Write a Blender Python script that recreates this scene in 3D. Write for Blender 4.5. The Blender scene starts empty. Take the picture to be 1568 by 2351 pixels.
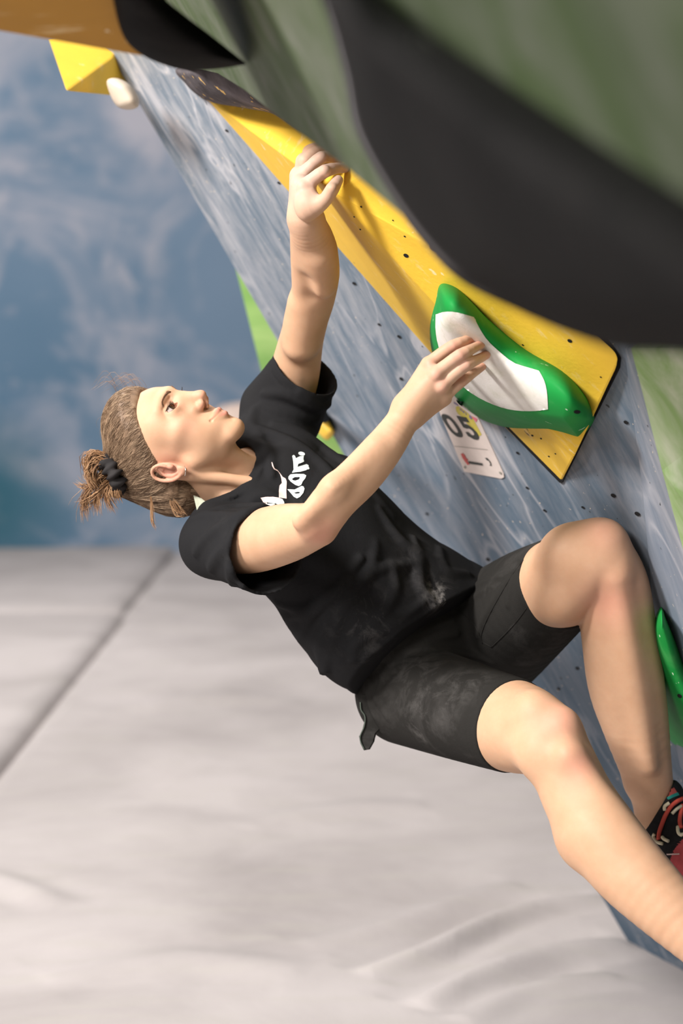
import bpy, bmesh, math, random
import numpy as np
import openvdb
from mathutils import Vector, Matrix
from mathutils.bvhtree import BVHTree

random.seed(4); RNG = np.random.default_rng(4)
SC = bpy.context.scene; COL = SC.collection

# ------------------------------------------------------------------ camera
IW, IH, LENS = 1568.0, 2351.0, 70.0
FPX = IH * LENS / 36.0                      # focal length in pixels of a 1568x2351 frame (36 mm tall sensor)
PITCH = math.atan((IH / 2 - 760.0) / FPX)   # horizon stands at row 760
CAM = np.array([0.0, 0.0, 1.45])
FWD = np.array([0, math.cos(PITCH), -math.sin(PITCH)])
UPV = np.array([0, math.sin(PITCH), math.cos(PITCH)])
RGT = np.array([1.0, 0, 0])
cam = bpy.data.cameras.new('camera'); camo = bpy.data.objects.new('camera', cam); COL.objects.link(camo)
cam.sensor_fit = 'VERTICAL'; cam.sensor_height = 36.0; cam.sensor_width = 24.0; cam.lens = LENS
camo.location = CAM; camo.rotation_euler = (math.pi / 2 - PITCH, 0, 0)
cam.clip_start = 0.05; cam.clip_end = 100
cam.dof.use_dof = True; cam.dof.focus_distance = 3.27; cam.dof.aperture_fstop = 2.8
SC.camera = camo

# ------------------------------------------------------------------ light
SC.view_settings.view_transform = 'Standard'; SC.view_settings.look = 'None'
SC.view_settings.exposure = 0.2; SC.view_settings.gamma = 1.0
SC.view_settings.use_curve_mapping = False
world = bpy.data.worlds.new('world'); SC.world = world; world.use_nodes = True
world.node_tree.nodes['Background'].inputs[0].default_value = (1.0, 0.93, 0.88, 1)
world.node_tree.nodes['Background'].inputs[1].default_value = 0.12
def area(name, loc, target, size, power, col=(1, 1, 1)):
    l = bpy.data.lights.new(name, 'AREA'); l.shape = 'RECTANGLE'; l.size, l.size_y = size
    l.energy = power; l.color = col
    o = bpy.data.objects.new(name, l); COL.objects.link(o); o.location = loc
    o.rotation_euler = (Vector(target) - Vector(loc)).to_track_quat('-Z', 'Y').to_euler()
    return o
area('hall_lamp_key', (-3.4, 0.75, 4.1), (0.1, 3.5, 1.0), (0.9, 0.9), 500, (1.0, 0.955, 0.92))
area('fill_front', (-2.6, -2.0, 3.7), (0.1, 3.4, 1.1), (1.3, 1.3), 230, (1.0, 0.955, 0.92))  # unseen fill, added to brighten the shirt front and its folds
area('hall_lamp_far', (-2.6, 8.5, 4.8), (-2.2, 9.5, 0), (3.5, 3.5), 330, (1.0, 0.96, 0.93))
area('hall_lamp_overhead', (-1.9, 4.2, 4.6), (-1.0, 4.0, 0), (1.6, 1.6), 80, (1.0, 0.95, 0.9))

# ------------------------------------------------------------------ helpers
def V(px, py, d):
    """world point seen at pixel (px,py), d metres along the view axis"""
    return CAM + d * (FWD + RGT * ((px - IW / 2) / FPX) + UPV * ((IH / 2 - py) / FPX))
def ray(px, py):
    return FWD + RGT * ((px - IW / 2) / FPX) + UPV * ((IH / 2 - py) / FPX)
def S(px, d): return px * d / FPX
def nrm(v): v = np.asarray(v, float); return v / np.linalg.norm(v)
def on_plane(px, py, p0, n):
    r = ray(px, py); return CAM + r * (np.dot(np.asarray(p0) - CAM, n) / np.dot(r, n))

def tag(o, label=None, cat=None, group=None, kind=None):
    if label: o['label'] = label
    if cat: o['category'] = cat
    if group: o['group'] = group
    if kind: o['kind'] = kind
    return o
def empty(name, loc=(0, 0, 0)):
    o = bpy.data.objects.new(name, None); COL.objects.link(o); o.location = loc; o.empty_display_size = 0.05
    return o
def link(name, me, mat=None, parent=None, smooth=False):
    o = bpy.data.objects.new(name, me); COL.objects.link(o)
    if mat is not None:
        for m in (mat if isinstance(mat, (list, tuple)) else [mat]): me.materials.append(m)
    if parent is not None:
        o.parent = parent
        if parent.type == 'EMPTY' or any(abs(c) > 1e-9 for c in parent.location):
            o.matrix_parent_inverse = Matrix.Translation(parent_world(parent)).inverted()
    if smooth: me.polygons.foreach_set('use_smooth', np.ones(len(me.polygons), bool))
    return o
def parent_world(p):
    v = Vector(p.location)
    if p.parent is not None: v = v + 0 * v
    return v
def mesh_np(name, v, f):
    me = bpy.data.meshes.new(name)
    f = np.asarray(f); v = np.asarray(v, np.float32)
    k = f.shape[1]
    me.vertices.add(len(v)); me.vertices.foreach_set('co', v.ravel())
    me.loops.add(f.size); me.loops.foreach_set('vertex_index', f.astype(np.int32).ravel())
    me.polygons.add(len(f)); me.polygons.foreach_set('loop_start', np.arange(0, f.size, k, dtype=np.int32))
    me.update(calc_edges=True); me.validate()
    return me
def mesh_py(name, v, f):
    me = bpy.data.meshes.new(name); me.from_pydata([tuple(map(float, p)) for p in v], [], f); me.update(); return me
def bm_mesh(name, bm):
    me = bpy.data.meshes.new(name); bmesh.ops.recalc_face_normals(bm, faces=bm.faces); bm.to_mesh(me); bm.free(); return me
def set_uv(me, fn):
    uv = me.uv_layers.new(name='UVMap')
    for l in me.loops: uv.data[l.index].uv = fn(me.vertices[l.vertex_index].co)
def poly_slab(name, pts, depth_vec, mat, parent=None, bevel=0.004, uvfn=None, seg=2):
    """closed slab: polygon pts (3-D, roughly planar) extruded by depth_vec, edges bevelled"""
    bm = bmesh.new(); n = len(pts); dv = np.asarray(depth_vec)
    a = [bm.verts.new(p) for p in pts]; b = [bm.verts.new(np.asarray(p) + dv) for p in pts]
    bm.faces.new(a); bm.faces.new(b[::-1])
    for i in range(n): bm.faces.new((a[i], b[i], b[(i + 1) % n], a[(i + 1) % n]))
    if bevel: bmesh.ops.bevel(bm, geom=bm.edges[:], offset=bevel, segments=seg, affect='EDGES', profile=0.6)
    me = bm_mesh(name, bm)
    if uvfn: set_uv(me, uvfn)
    return link(name, me, mat, parent)
def tube(pts, rad, sides=6, closed=False):
    """verts, faces of a tube along pts with radius rad (number or list)"""
    P = np.asarray(pts, float); n = len(P); rad = np.broadcast_to(np.asarray(rad, float), (n,))
    T = np.gradient(P, axis=0); T /= np.linalg.norm(T, axis=1)[:, None] + 1e-12
    ref = np.array([0, 0, 1.0]) if abs(T[0][2]) < 0.9 else np.array([1.0, 0, 0])
    A = np.cross(T, ref); A /= np.linalg.norm(A, axis=1)[:, None] + 1e-12; B = np.cross(T, A)
    ang = np.linspace(0, 2 * np.pi, sides, endpoint=False)
    R = P[:, None] + rad[:, None, None] * (A[:, None] * np.cos(ang)[None, :, None] + B[:, None] * np.sin(ang)[None, :, None])
    v = R.reshape(-1, 3); f = []
    for i in range(n - 1 if not closed else n):
        j = (i + 1) % n
        for k in range(sides):
            l = (k + 1) % sides
            f.append((i * sides + k, i * sides + l, j * sides + l, j * sides + k))
    if not closed: 
        f = f + [tuple(range(sides))[::-1], tuple((n - 1) * sides + k for k in range(sides))]
    return v.tolist(), f
def tubes_mesh(name, lst):
    v, f = [], []
    for (a, b) in lst:
        o = len(v); v += a; f += [tuple(i + o for i in q) for q in b]
    return mesh_py(name, v, f)
def spline(pts, n):
    """Catmull-Rom through pts (any dimension), n samples"""
    P = np.asarray(pts, float); P = np.vstack([2 * P[0] - P[1], P, 2 * P[-1] - P[-2]])
    t = np.linspace(0, len(P) - 3 - 1e-9, n); i = t.astype(int); u = (t - i)[:, None]
    a, b, c, d = P[i], P[i + 1], P[i + 2], P[i + 3]
    return 0.5 * (2 * b + (c - a) * u + (2 * a - 5 * b + 4 * c - d) * u ** 2 + (3 * b - a - 3 * c + d) * u ** 3)

# ------------------------------------------------------------------ material helpers
class NT:
    def __init__(s, name):
        s.m = bpy.data.materials.new(name); s.m.use_nodes = True; s.t = s.m.node_tree
        s.b = s.t.nodes['Principled BSDF']
    def n(s, typ, **kw):
        nd = s.t.nodes.new(typ)
        for k, v in kw.items():
            if k.startswith('i_'):
                key = k[2:]; nd.inputs[int(key) if key.isdigit() else key.replace('_', ' ')].default_value = v
            else: setattr(nd, k, v)
        return nd
    def l(s, a, b): s.t.links.new(a, b)
    def coord(s, kind='UV', scale=(1, 1, 1), rot=(0, 0, 0)):
        c = s.n('ShaderNodeTexCoord'); m = s.n('ShaderNodeMapping')
        m.inputs['Scale'].default_value = scale; m.inputs['Rotation'].default_value = rot
        s.l(c.outputs[kind], m.inputs[0]); return m.outputs[0]
    def noise(s, vec, scale, detail=4, rough=0.55, dist=0.0):
        nd = s.n('ShaderNodeTexNoise'); nd.inputs['Scale'].default_value = scale; nd.inputs['Detail'].default_value = detail
        nd.inputs['Roughness'].default_value = rough; nd.inputs['Distortion'].default_value = dist
        s.l(vec, nd.inputs['Vector']); return nd.outputs['Fac']
    def ramp(s, fac, stops):
        r = s.n('ShaderNodeValToRGB'); e = r.color_ramp.elements
        while len(e) < len(stops): e.new(0.5)
        for el, (p, c) in zip(e, stops):
            el.position = p; el.color = (*c, 1) if len(c) == 3 else c
        s.l(fac, r.inputs[0]); return r.outputs[0]
    def g(s, fac, lo, hi):
        return s.ramp(fac, [(lo, (0, 0, 0)), (hi, (1, 1, 1))])
    def mix(s, fac, a, b, mode='MIX'):
        m = s.n('ShaderNodeMix', data_type='RGBA', blend_type=mode)
        for sock, v in ((m.inputs[0], fac), (m.inputs[6], a), (m.inputs[7], b)):
            if hasattr(v, 'links') or hasattr(v, 'is_linked'): s.l(v, sock)
            elif isinstance(v, (int, float)): sock.default_value = v
            else: sock.default_value = (*v, 1) if len(v) == 3 else v
        return m.outputs[2]
    def math(s, op, a, b=None):
        m = s.n('ShaderNodeMath', operation=op)
        for sock, v in ((m.inputs[0], a), (m.inputs[1], b)):
            if v is None: continue
            if hasattr(v, 'is_linked'): s.l(v, sock)
            else: sock.default_value = v
        return m.outputs[0]
    def attr(s, name): return s.n('ShaderNodeAttribute', attribute_name=name).outputs['Fac']
    def base(s, c):
        if hasattr(c, 'is_linked'): s.l(c, s.b.inputs['Base Color'])
        else: s.b.inputs['Base Color'].default_value = (*c, 1)
    def rough(s, r, spec=0.5):
        if hasattr(r, 'is_linked'): s.l(r, s.b.inputs['Roughness'])
        else: s.b.inputs['Roughness'].default_value = r
        s.b.inputs['Specular IOR Level'].default_value = spec
    def bump(s, h, strength=0.3, dist=0.01):
        b = s.n('ShaderNodeBump'); b.inputs['Strength'].default_value = strength; b.inputs['Distance'].default_value = dist
        s.l(h, b.inputs['Height']); s.l(b.outputs[0], s.b.inputs['Normal'])
def lin(r, g, b):
    f = lambda c: (c / 255 / 12.92) if c / 255 <= 0.04045 else ((c / 255 + 0.055) / 1.055) ** 2.4
    return (f(r), f(g), f(b))
def simple(name, col, rough=0.6, spec=0.4, noise_amt=0.15, scale=30, kind='Object'):
    M = NT(name); v = M.coord(kind)
    f = M.noise(v, scale, 5); dark = tuple(c * (1 - noise_amt) for c in col); lite = tuple(min(1, c * (1 + noise_amt)) for c in col)
    M.base(M.ramp(f, [(0.3, dark), (0.7, lite)])); M.rough(rough, spec); return M.m
# ------------------------------------------------------------------ wall frame
Q0 = on_plane(1440, 2160, (0, 0, 0), np.array([0, 0, 1.0]))
WD = np.array([-math.sin(math.radians(24)), math.cos(math.radians(24)), 0.0])      # along the wall, away from the camera
_r = ray(250, 120); _t = np.dot(Q0 - CAM, WD) / np.dot(_r, WD); Q1 = CAM + _r * _t
WE = nrm(Q1 - Q0)                                                                  # up the leaning wall
WN = nrm(np.cross(WE, WD))
if np.dot(WN, CAM - Q0) < 0: WN = -WN
def wallpt(px, py, h=0.0): return on_plane(px, py, Q0 + WN * h, WN)
def wall_uv(co): p = np.array(co) - Q0; return (float(np.dot(p, WD)), float(np.dot(p, WE)))
def WP(s, t, h=0.0): return Q0 + WD * s + WE * t + WN * h

# ------------------------------------------------------------------ materials of the place
def mat_blue_wall(name, base=(0.092, 0.138, 0.192), chalk=0.5, seed=0.0, chips=True):
    M = NT(name); uv = M.coord('UV')
    mp = M.n('ShaderNodeMapping'); mp.inputs['Location'].default_value = (seed, seed * 2, 0)
    mp.inputs['Scale'].default_value = (3.6, 0.9, 1); mp.inputs['Rotation'].default_value = (0, 0, 0.28); M.l(uv, mp.inputs[0])
    streak = M.noise(mp.outputs[0], 2.1, 8, 0.66, 1.0)
    mp2 = M.n('ShaderNodeMapping'); mp2.inputs['Scale'].default_value = (3.2, 1.1, 1); mp2.inputs['Rotation'].default_value = (0, 0, -0.35); M.l(uv, mp2.inputs[0])
    sw = M.noise(mp2.outputs[0], 1.5, 3, 0.45, 1.4)
    big = M.noise(uv, 1.7, 3)
    dk = tuple(c * 0.80 for c in base)
    c = M.ramp(big, [(0.3, dk), (0.7, tuple(c * 1.1 for c in base))])
    sp = M.n('ShaderNodeSeparateXYZ'); M.l(uv, sp.inputs[0]); hi = M.g(M.math('MULTIPLY', sp.outputs[1], 0.4), 0.45, 0.86)     # more chalk high up, round the holds
    mot = M.g(M.noise(mp.outputs[0], 9, 6, 0.65, 0.6), 0.40, 0.66)
    c = M.mix(M.math('MULTIPLY', hi, 0.75), c, M.mix(mot, (0.16, 0.20, 0.245), (0.44, 0.44, 0.455)))
    c = M.mix(M.math('MULTIPLY', M.g(streak, 0.46, 0.74), M.math('ADD', M.math('MULTIPLY', hi, 0.35), chalk * 0.7)), c, (0.42, 0.42, 0.45))
    rid = M.math('ABSOLUTE', M.math('SUBTRACT', sw, 0.5)); rid = M.math('SUBTRACT', 0.5, rid)
    c = M.mix(M.math('MULTIPLY', M.math('MULTIPLY', M.g(rid, 0.470, 0.50), M.g(big, 0.42, 0.60)), chalk * 1.1), c, (0.62, 0.60, 0.62))
    if chips:
        fl = M.noise(uv, 95, 2, 0.5); zone = M.noise(uv, 3.0, 2)
        c = M.mix(M.math('MULTIPLY', M.g(fl, 0.708, 0.722), M.g(zone, 0.42, 0.50)), c, (0.66, 0.55, 0.44))
        dk2 = M.noise(uv, 60, 2, 0.4)
        c = M.mix(M.g(dk2, 0.735, 0.75), c, (0.05, 0.06, 0.07))
    M.base(c); M.rough(0.75, 0.25); M.bump(M.noise(uv, 60, 5), 0.15, 0.004); return M.m
def mat_yellow(name, col=(0.87, 0.55, 0.05)):
    M = NT(name); v = M.coord('Object')
    a = M.noise(v, 9, 6, 0.6, 0.6); c = M.ramp(a, [(0.3, tuple(x * 0.9 for x in col)), (0.65, col)])
    mp = M.n('ShaderNodeMapping'); mp.inputs['Scale'].default_value = (3, 14, 10); mp.inputs['Rotation'].default_value = (0.3, 0.5, 0.6); M.l(v, mp.inputs[0])
    c = M.mix(M.math('MULTIPLY', M.g(M.noise(mp.outputs[0], 2.5, 6, 0.6), 0.60, 0.74), 0.5), c, (0.86, 0.70, 0.42))
    c = M.mix(M.math('MULTIPLY', M.g(M.noise(v, 34, 3), 0.70, 0.74), 0.6), c, (0.88, 0.78, 0.55))
    c = M.mix(M.g(M.noise(v, 23, 2), 0.745, 0.765), c, (0.20, 0.10, 0.02))
    M.base(c); M.rough(0.62, 0.35); M.bump(M.noise(v, 160, 3), 0.25, 0.002); return M.m
def mat_green_wall(name, col, chalkc=(0.45, 0.45, 0.38), amt=0.7):
    M = NT(name); v = M.coord('Object')
    mp = M.n('ShaderNodeMapping'); mp.inputs['Scale'].default_value = (1.0, 5.0, 4.0); mp.inputs['Rotation'].default_value = (0.1, 0.75, 0.2); M.l(v, mp.inputs[0])
    s = M.noise(mp.outputs[0], 2.2, 7, 0.6, 0.8); b = M.noise(v, 2.5, 4)
    c = M.ramp(b, [(0.3, tuple(x * 0.8 for x in col)), (0.7, tuple(x * 1.15 for x in col))])
    c = M.mix(M.math('MULTIPLY', M.g(s, 0.42, 0.72), amt), c, chalkc)
    M.base(c); M.rough(0.7, 0.3); return M.m
M_BLUE = mat_blue_wall('blue_painted_plywood')
M_BLUE2 = mat_blue_wall('grey_blue_painted_plywood', (0.17, 0.205, 0.26), 0.55, 3.0)
M_YEL = mat_yellow('yellow_volume_paint'); M_YEL_SHADE = mat_yellow('shaded_yellow_paint', (0.40, 0.19, 0.008))  # second yellow darkened to amber, the overhead volume's shade in its colour
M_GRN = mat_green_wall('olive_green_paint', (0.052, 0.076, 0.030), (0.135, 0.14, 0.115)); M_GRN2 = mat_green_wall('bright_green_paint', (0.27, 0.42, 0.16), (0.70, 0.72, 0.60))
M_GRN3 = mat_green_wall('far_green_paint', (0.13, 0.25, 0.06), (0.4, 0.5, 0.2), 0.3)
M_DARK = simple('dark_hole', (0.010, 0.010, 0.011), 0.8, 0.2, 0.1)
def mat_black(name, col, specks=None):
    M = NT(name); v = M.coord('Object'); c = M.ramp(M.noise(v, 11, 6, 0.6), [(0.35, tuple(x * 0.6 for x in col)), (0.75, tuple(x * 1.9 for x in col))])
    c = M.mix(M.math('MULTIPLY', M.g(M.noise(v, 5, 6, 0.6, 1.0), 0.56, 0.8), 0.3), c, (0.028, 0.025, 0.023))
    if specks: c = M.mix(M.g(M.noise(v, 38, 2, 0.5), 0.64, 0.67), c, specks)
    c = M.mix(M.attr('chalk'), c, (0.30, 0.285, 0.30))
    M.base(c); M.rough(0.85, 0.08); M.bump(M.noise(v, 120, 4), 0.4, 0.003); return M.m
M_BLK = mat_black('black_hold', (0.0032, 0.003, 0.003)); M_SPK = mat_black('speckled_grey_hold', (0.085, 0.075, 0.08), (0.62, 0.40, 0.14))

# ------------------------------------------------------------------ floor: crash mats under one cover
M_MAT = NT('mat_cover'); _v = M_MAT.coord('Object'); _n1 = M_MAT.noise(_v, 1.1, 6, 0.6, 0.4)
_c = M_MAT.ramp(_n1, [(0.28, (0.285, 0.26, 0.255)), (0.62, (0.41, 0.378, 0.372))])
_mp = M_MAT.n('ShaderNodeMapping'); _mp.inputs['Scale'].default_value = (1.0, 5, 1); M_MAT.l(_v, _mp.inputs[0])
_c = M_MAT.mix(M_MAT.math('MULTIPLY', M_MAT.g(M_MAT.noise(_mp.outputs[0], 3.0, 6), 0.5, 0.8), 0.35), _c, (0.36, 0.345, 0.30))
M_MAT.base(_c); M_MAT.rough(0.8, 0.25); M_MAT.bump(M_MAT.noise(_v, 90, 4), 0.12, 0.004); M_MAT = M_MAT.m
def floorpt(px, py): return on_plane(px, py, (0, 0, 0), np.array([0, 0, 1.0]))
FOLDS = [([(830, 2235), (980, 2185), (1120, 2120), (1250, 2085), (1390, 2062)], 0.020, 0.035), ([(960, 2310), (1100, 2245), (1260, 2195), (1440, 2165)], 0.022, 0.045),
         ([(700, 2170), (900, 2120), (1080, 2060), (1200, 2035)], 0.010, 0.05), ([(1050, 2345), (1200, 2270), (1420, 2240)], 0.012, 0.04), ([(560, 1900), (760, 1860), (980, 1850)], 0.008, 0.07),
         ([(150, 2080), (60, 2040), (-60, 2000)], 0.008, 0.05), ([(200, 1640), (500, 1600), (700, 1620)], 0.008, 0.09), ([(100, 2250), (420, 2200), (700, 2230)], 0.008, 0.07)]
FOLDS = [(spline([floorpt(*p)[:2] for p in l], 30), a, w) for l, a, w in FOLDS]
from mathutils import noise as mnoise
def floor_h(xy):
    h = np.zeros(len(xy))
    for l, a, w in FOLDS:
        d = np.full(len(xy), 9.0); u = np.zeros(len(xy))
        for i, (p, q) in enumerate(zip(l[:-1], l[1:])):
            e = q - p; t = np.clip(((xy - p) @ e) / (e @ e), 0, 1); di = np.hypot(*(xy - p - t[:, None] * e).T); m = di < d; u[m] = (i + t[m]) / (len(l) - 1); d = np.minimum(d, di)
        a = a * np.sqrt(np.clip(4 * u * (1 - u), 0, 1))
        h += 1.4 * a * np.exp(-(d / w) ** 2) - 0.75 * a * np.exp(-((d - 1.9 * w) / w) ** 2)
    h += np.array([0.006 * mnoise.noise((x * 1.6, y * 0.9, 0.3)) + 0.003 * mnoise.noise((x * 5, y * 3, 1.3)) for x, y in xy])
    return h
floor = link('floor', mesh_py('floor', [(-9, -2, -0.05), (6, -2, -0.05), (6, 16, -0.05), (-9, 16, -0.05)], [(0, 1, 2, 3)]), M_MAT); tag(floor, kind='structure')
SEAM_A = floorpt(385, 1290)[:2]; SEAM_B = floorpt(-30, 1800)[:2]
_sd = nrm(SEAM_B - SEAM_A); _sn = np.array([_sd[1], -_sd[0]])
if _sn[0] < 0: _sn = -_sn                                # across the seam, to the right
SEAM_C = floorpt(240, 1403)[:2]
def mat_piece(x0, x1, y0, y1, nx, ny, fold):
    """a mat in seam coordinates: x across the seam from it, y along it; edges round down into the joint"""
    xs = np.r_[np.linspace(x0, x1, nx), x0 + 0.015, x0 + 0.04, x1 - 0.015, x1 - 0.04]; ys = np.r_[np.linspace(y0, y1, ny), y0 + 0.02, y1 - 0.02]
    if fold:      # finer where the cover wrinkles
        q = (np.vstack([l for l, a, w in FOLDS]) - SEAM_A) @ np.array([_sn, _sd]).T; lo, hi = q.min(0) - .15, q.max(0) + .15
        if x1 > 8: xs = np.r_[xs, np.arange(max(lo[0], x0), hi[0], .016)]; ys = np.r_[ys, np.arange(lo[1], hi[1], .016)]
    xs = np.unique(xs.round(4)); ys = np.unique(ys.round(4))
    X, Y = np.meshgrid(xs, ys); xy = SEAM_A + X.ravel()[:, None] * _sn + Y.ravel()[:, None] * _sd
    e = np.minimum.reduce([X.ravel() - x0, x1 - X.ravel(), Y.ravel() - y0, y1 - Y.ravel()])
    z = -0.055 * np.clip(1 - e / 0.05, 0, 1) ** 2 + (floor_h(xy) if fold else 0)
    nxs = len(xs); f = [(j * nxs + i, j * nxs + i + 1, (j + 1) * nxs + i + 1, (j + 1) * nxs + i) for j in range(len(ys) - 1) for i in range(nxs - 1)]
    me = mesh_np('mat', np.c_[xy, z], f); o = link('mat', me, M_MAT, floor, True)
    if me.polygons[0].normal.z < 0: me.flip_normals()
    return o
_yc = float(np.dot(SEAM_C - SEAM_A, _sd))
mat_piece(0.012, 9.0, -12, 14, 90, 220, True)
mat_piece(-6.5, -0.012, _yc + 0.01, 14, 60, 160, True)
mat_piece(-6.5, -0.035, -9, _yc - 0.02, 40, 60, True)

# ------------------------------------------------------------------ walls
# far wall, painted in pale clouds
yb = floorpt(150, 1248)[1]
M_BACK = NT('cloud_painted_wall'); _v = M_BACK.coord('Object'); _n = M_BACK.noise(_v, 0.62, 7, 0.62, 1.6); _n2 = M_BACK.noise(_v, 1.6, 6, 0.6, 1.2)
_c = M_BACK.ramp(M_BACK.noise(_v, 0.35, 3), [(0.35, (0.085, 0.155, 0.235)), (0.65, (0.15, 0.215, 0.30))])
_c = M_BACK.mix(M_BACK.math('MULTIPLY', M_BACK.g(_n, 0.47, 0.68), 0.75), _c, (0.42, 0.40, 0.44)); _c = M_BACK.mix(M_BACK.math('MULTIPLY', M_BACK.g(_n2, 0.55, 0.72), 0.45), _c, (0.48, 0.44, 0.46))
_vd = M_BACK.n('ShaderNodeVectorMath', operation='DISTANCE'); M_BACK.l(_v, _vd.inputs[0]); _vd.inputs[1].default_value = tuple(V(-40, 1150, yb))
_c = M_BACK.mix(M_BACK.g(M_BACK.math('ADD', _vd.outputs['Value'], M_BACK.math('MULTIPLY', _n, 0.5)), 0.35, 1.25), (0.012, 0.085, 0.115), _c)      # deep teal painted corner
M_BACK.base(_c); M_BACK.rough(0.8, 0.2); M_BACK = M_BACK.m
o = link('wall_back', mesh_py('wall_back', [(-9, yb - 0.9, -0.1), (6, yb + 0.5, -0.1), (6, yb + 0.5, 7), (-9, yb - 0.9, 7)], [(0, 1, 2, 3)]), M_BACK); tag(o, kind='structure')
# leaning blue wall on the right, a 10 cm thick plywood skin
wr = poly_slab('wall_right', [WP(0, -0.15), WP(0, 3.6), WP(-4.6, 3.6), WP(-4.6, -0.15)], -WN * 0.10, M_BLUE, None, 0.003, wall_uv); tag(wr, kind='structure')
# paler facet and green facet of the same wall, proud of it
def wslab(name, pts, back, mat, parent=None, bevel=0.003): return poly_slab(name, [wallpt(*p) for p in pts], -WN * back, mat, parent, bevel, wall_uv)
wslab('panel', [(1432, 800, .004), (1472, 800, .03), (1600, 1330, .06), (1640, 1900, .06), (1560, 1760, .03), (1500, 1400, .004), (1476, 1130, .004)], 0.07, M_BLUE2, wr)
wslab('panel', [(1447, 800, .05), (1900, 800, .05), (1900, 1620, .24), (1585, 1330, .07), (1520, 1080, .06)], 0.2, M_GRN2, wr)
# green side panel seen past the far end of the blue wall
tag(poly_slab('wall_far', [V(527, 565, 4.9), V(742, 930, 4.9), V(742, 1280, 4.9), V(650, 1090, 4.9), V(600, 852, 4.9)], (0.55, 0.10, 0), M_GRN3, None, 0.004), kind='structure')
# olive green roof panel overhead, its lip running towards the camera
_pa, _pb, _pc = V(415, 160, 3.62), V(1568, 990, 1.35), V(1000, -200, 1.25)
GN = nrm(np.cross(_pb - _pa, _pc - _pa)); GN = GN if np.dot(GN, CAM - _pa) > 0 else -GN
def roofpt(px, py, h=0.0): return on_plane(px, py, _pa + GN * h, GN)
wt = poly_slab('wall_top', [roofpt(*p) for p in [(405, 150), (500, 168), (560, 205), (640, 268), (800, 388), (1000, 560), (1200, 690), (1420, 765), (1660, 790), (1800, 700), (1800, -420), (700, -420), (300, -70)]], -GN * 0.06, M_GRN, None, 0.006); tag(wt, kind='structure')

# unseen slab above the camera, added to keep the roof panel and macro shaded
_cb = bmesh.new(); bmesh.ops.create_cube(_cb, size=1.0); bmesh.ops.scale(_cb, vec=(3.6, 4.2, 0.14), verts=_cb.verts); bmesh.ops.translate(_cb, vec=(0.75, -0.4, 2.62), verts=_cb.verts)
tag(link('shade_slab', bm_mesh('shade_slab', _cb), M_GRN), kind='structure')

# ------------------------------------------------------------------ shapes that grow from an outline to a spine
def blob(name, outline, spine, fn, H, mat, parent=None, rings=12, p=2.2, n=72, h0=0.0, sag=0.0, sharp=False):
    out = np.asarray(outline, float)
    if not sharp:
        o2 = np.vstack([out[-2:], out, out[:2]]); c = spline(o2, 6 * len(o2)); 
        k0 = np.argmin(np.hypot(*(c - out[0]).T)); c = spline(np.vstack([out, out[:1]]), n + 1)[:-1]
        # closed Catmull-Rom
        L = len(out); t = np.linspace(0, L, n, endpoint=False); i = t.astype(int); u = (t - i)[:, None]
        a, b, cc, d = out[(i - 1) % L], out[i % L], out[(i + 1) % L], out[(i + 2) % L]
        c = 0.5 * (2 * b + (cc - a) * u + (2 * a - 5 * b + 4 * cc - d) * u ** 2 + (3 * b - a - 3 * cc + d) * u ** 3)
    else:
        L = len(out); t = np.linspace(0, L, n, endpoint=False); i = t.astype(int); u = (t - i)[:, None]; c = out[i % L] * (1 - u) + out[(i + 1) % L] * u
    sp = np.asarray(spine, float); sp = spline(sp, 40) if len(sp) > 2 else np.linspace(sp[0], sp[-1], 40)
    # outline point -> spine point: nearest, smoothed along the outline
    idx = np.argmin(((c[:, None] - sp[None]) ** 2).sum(2), axis=1).astype(float)
    for _ in range(6): idx = (np.roll(idx, 1) + 2 * idx + np.roll(idx, -1)) / 4
    lo = np.floor(idx).astype(int); fr = (idx - lo)[:, None]; tgt = sp[lo] * (1 - fr) + sp[np.minimum(lo + 1, 39)] * fr
    th = np.linspace(0, np.pi / 2, rings)
    v = [np.array([fn(q[0], q[1], h0 - 0.03) for q in c])]
    for a in th:
        s = np.cos(a) ** (2.0 / p); h = H * np.sin(a) ** (2.0 / p)
        h = h - sag * (1 - s) ** 2
        v.append(np.array([fn(*(tg + (q - tg) * max(s, 0.02)), h0 + h) for q, tg in zip(c, tgt)]))
    v = np.vstack(v); f = []; R = rings + 1
    for r in range(R - 1):
        for k in range(n): l = (k + 1) % n; f.append((r * n + k, r * n + l, (r + 1) * n + l, (r + 1) * n + k))
    f.append(tuple((R - 1) * n + k for k in range(n))); f.append(tuple(range(n))[::-1])
    bm = bmesh.new(); vs = [bm.verts.new(q) for q in v]
    for q in f:
        try: bm.faces.new([vs[i] for i in q])
        except ValueError: pass
    bmesh.ops.remove_doubles(bm, verts=bm.verts, dist=1e-5)
    bmesh.ops.triangulate(bm, faces=[q for q in bm.faces if len(q.verts) > 4])
    return link(name, bm_mesh(name, bm), mat, parent, True)
def bvh_of(o):
    dg = bpy.context.evaluated_depsgraph_get(); dg.update()
    me = o.data; return BVHTree.FromPolygons([v.co[:] for v in me.vertices], [p.vertices[:] for p in me.polygons])
from mathutils.geometry import delaunay_2d_cdt
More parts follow.
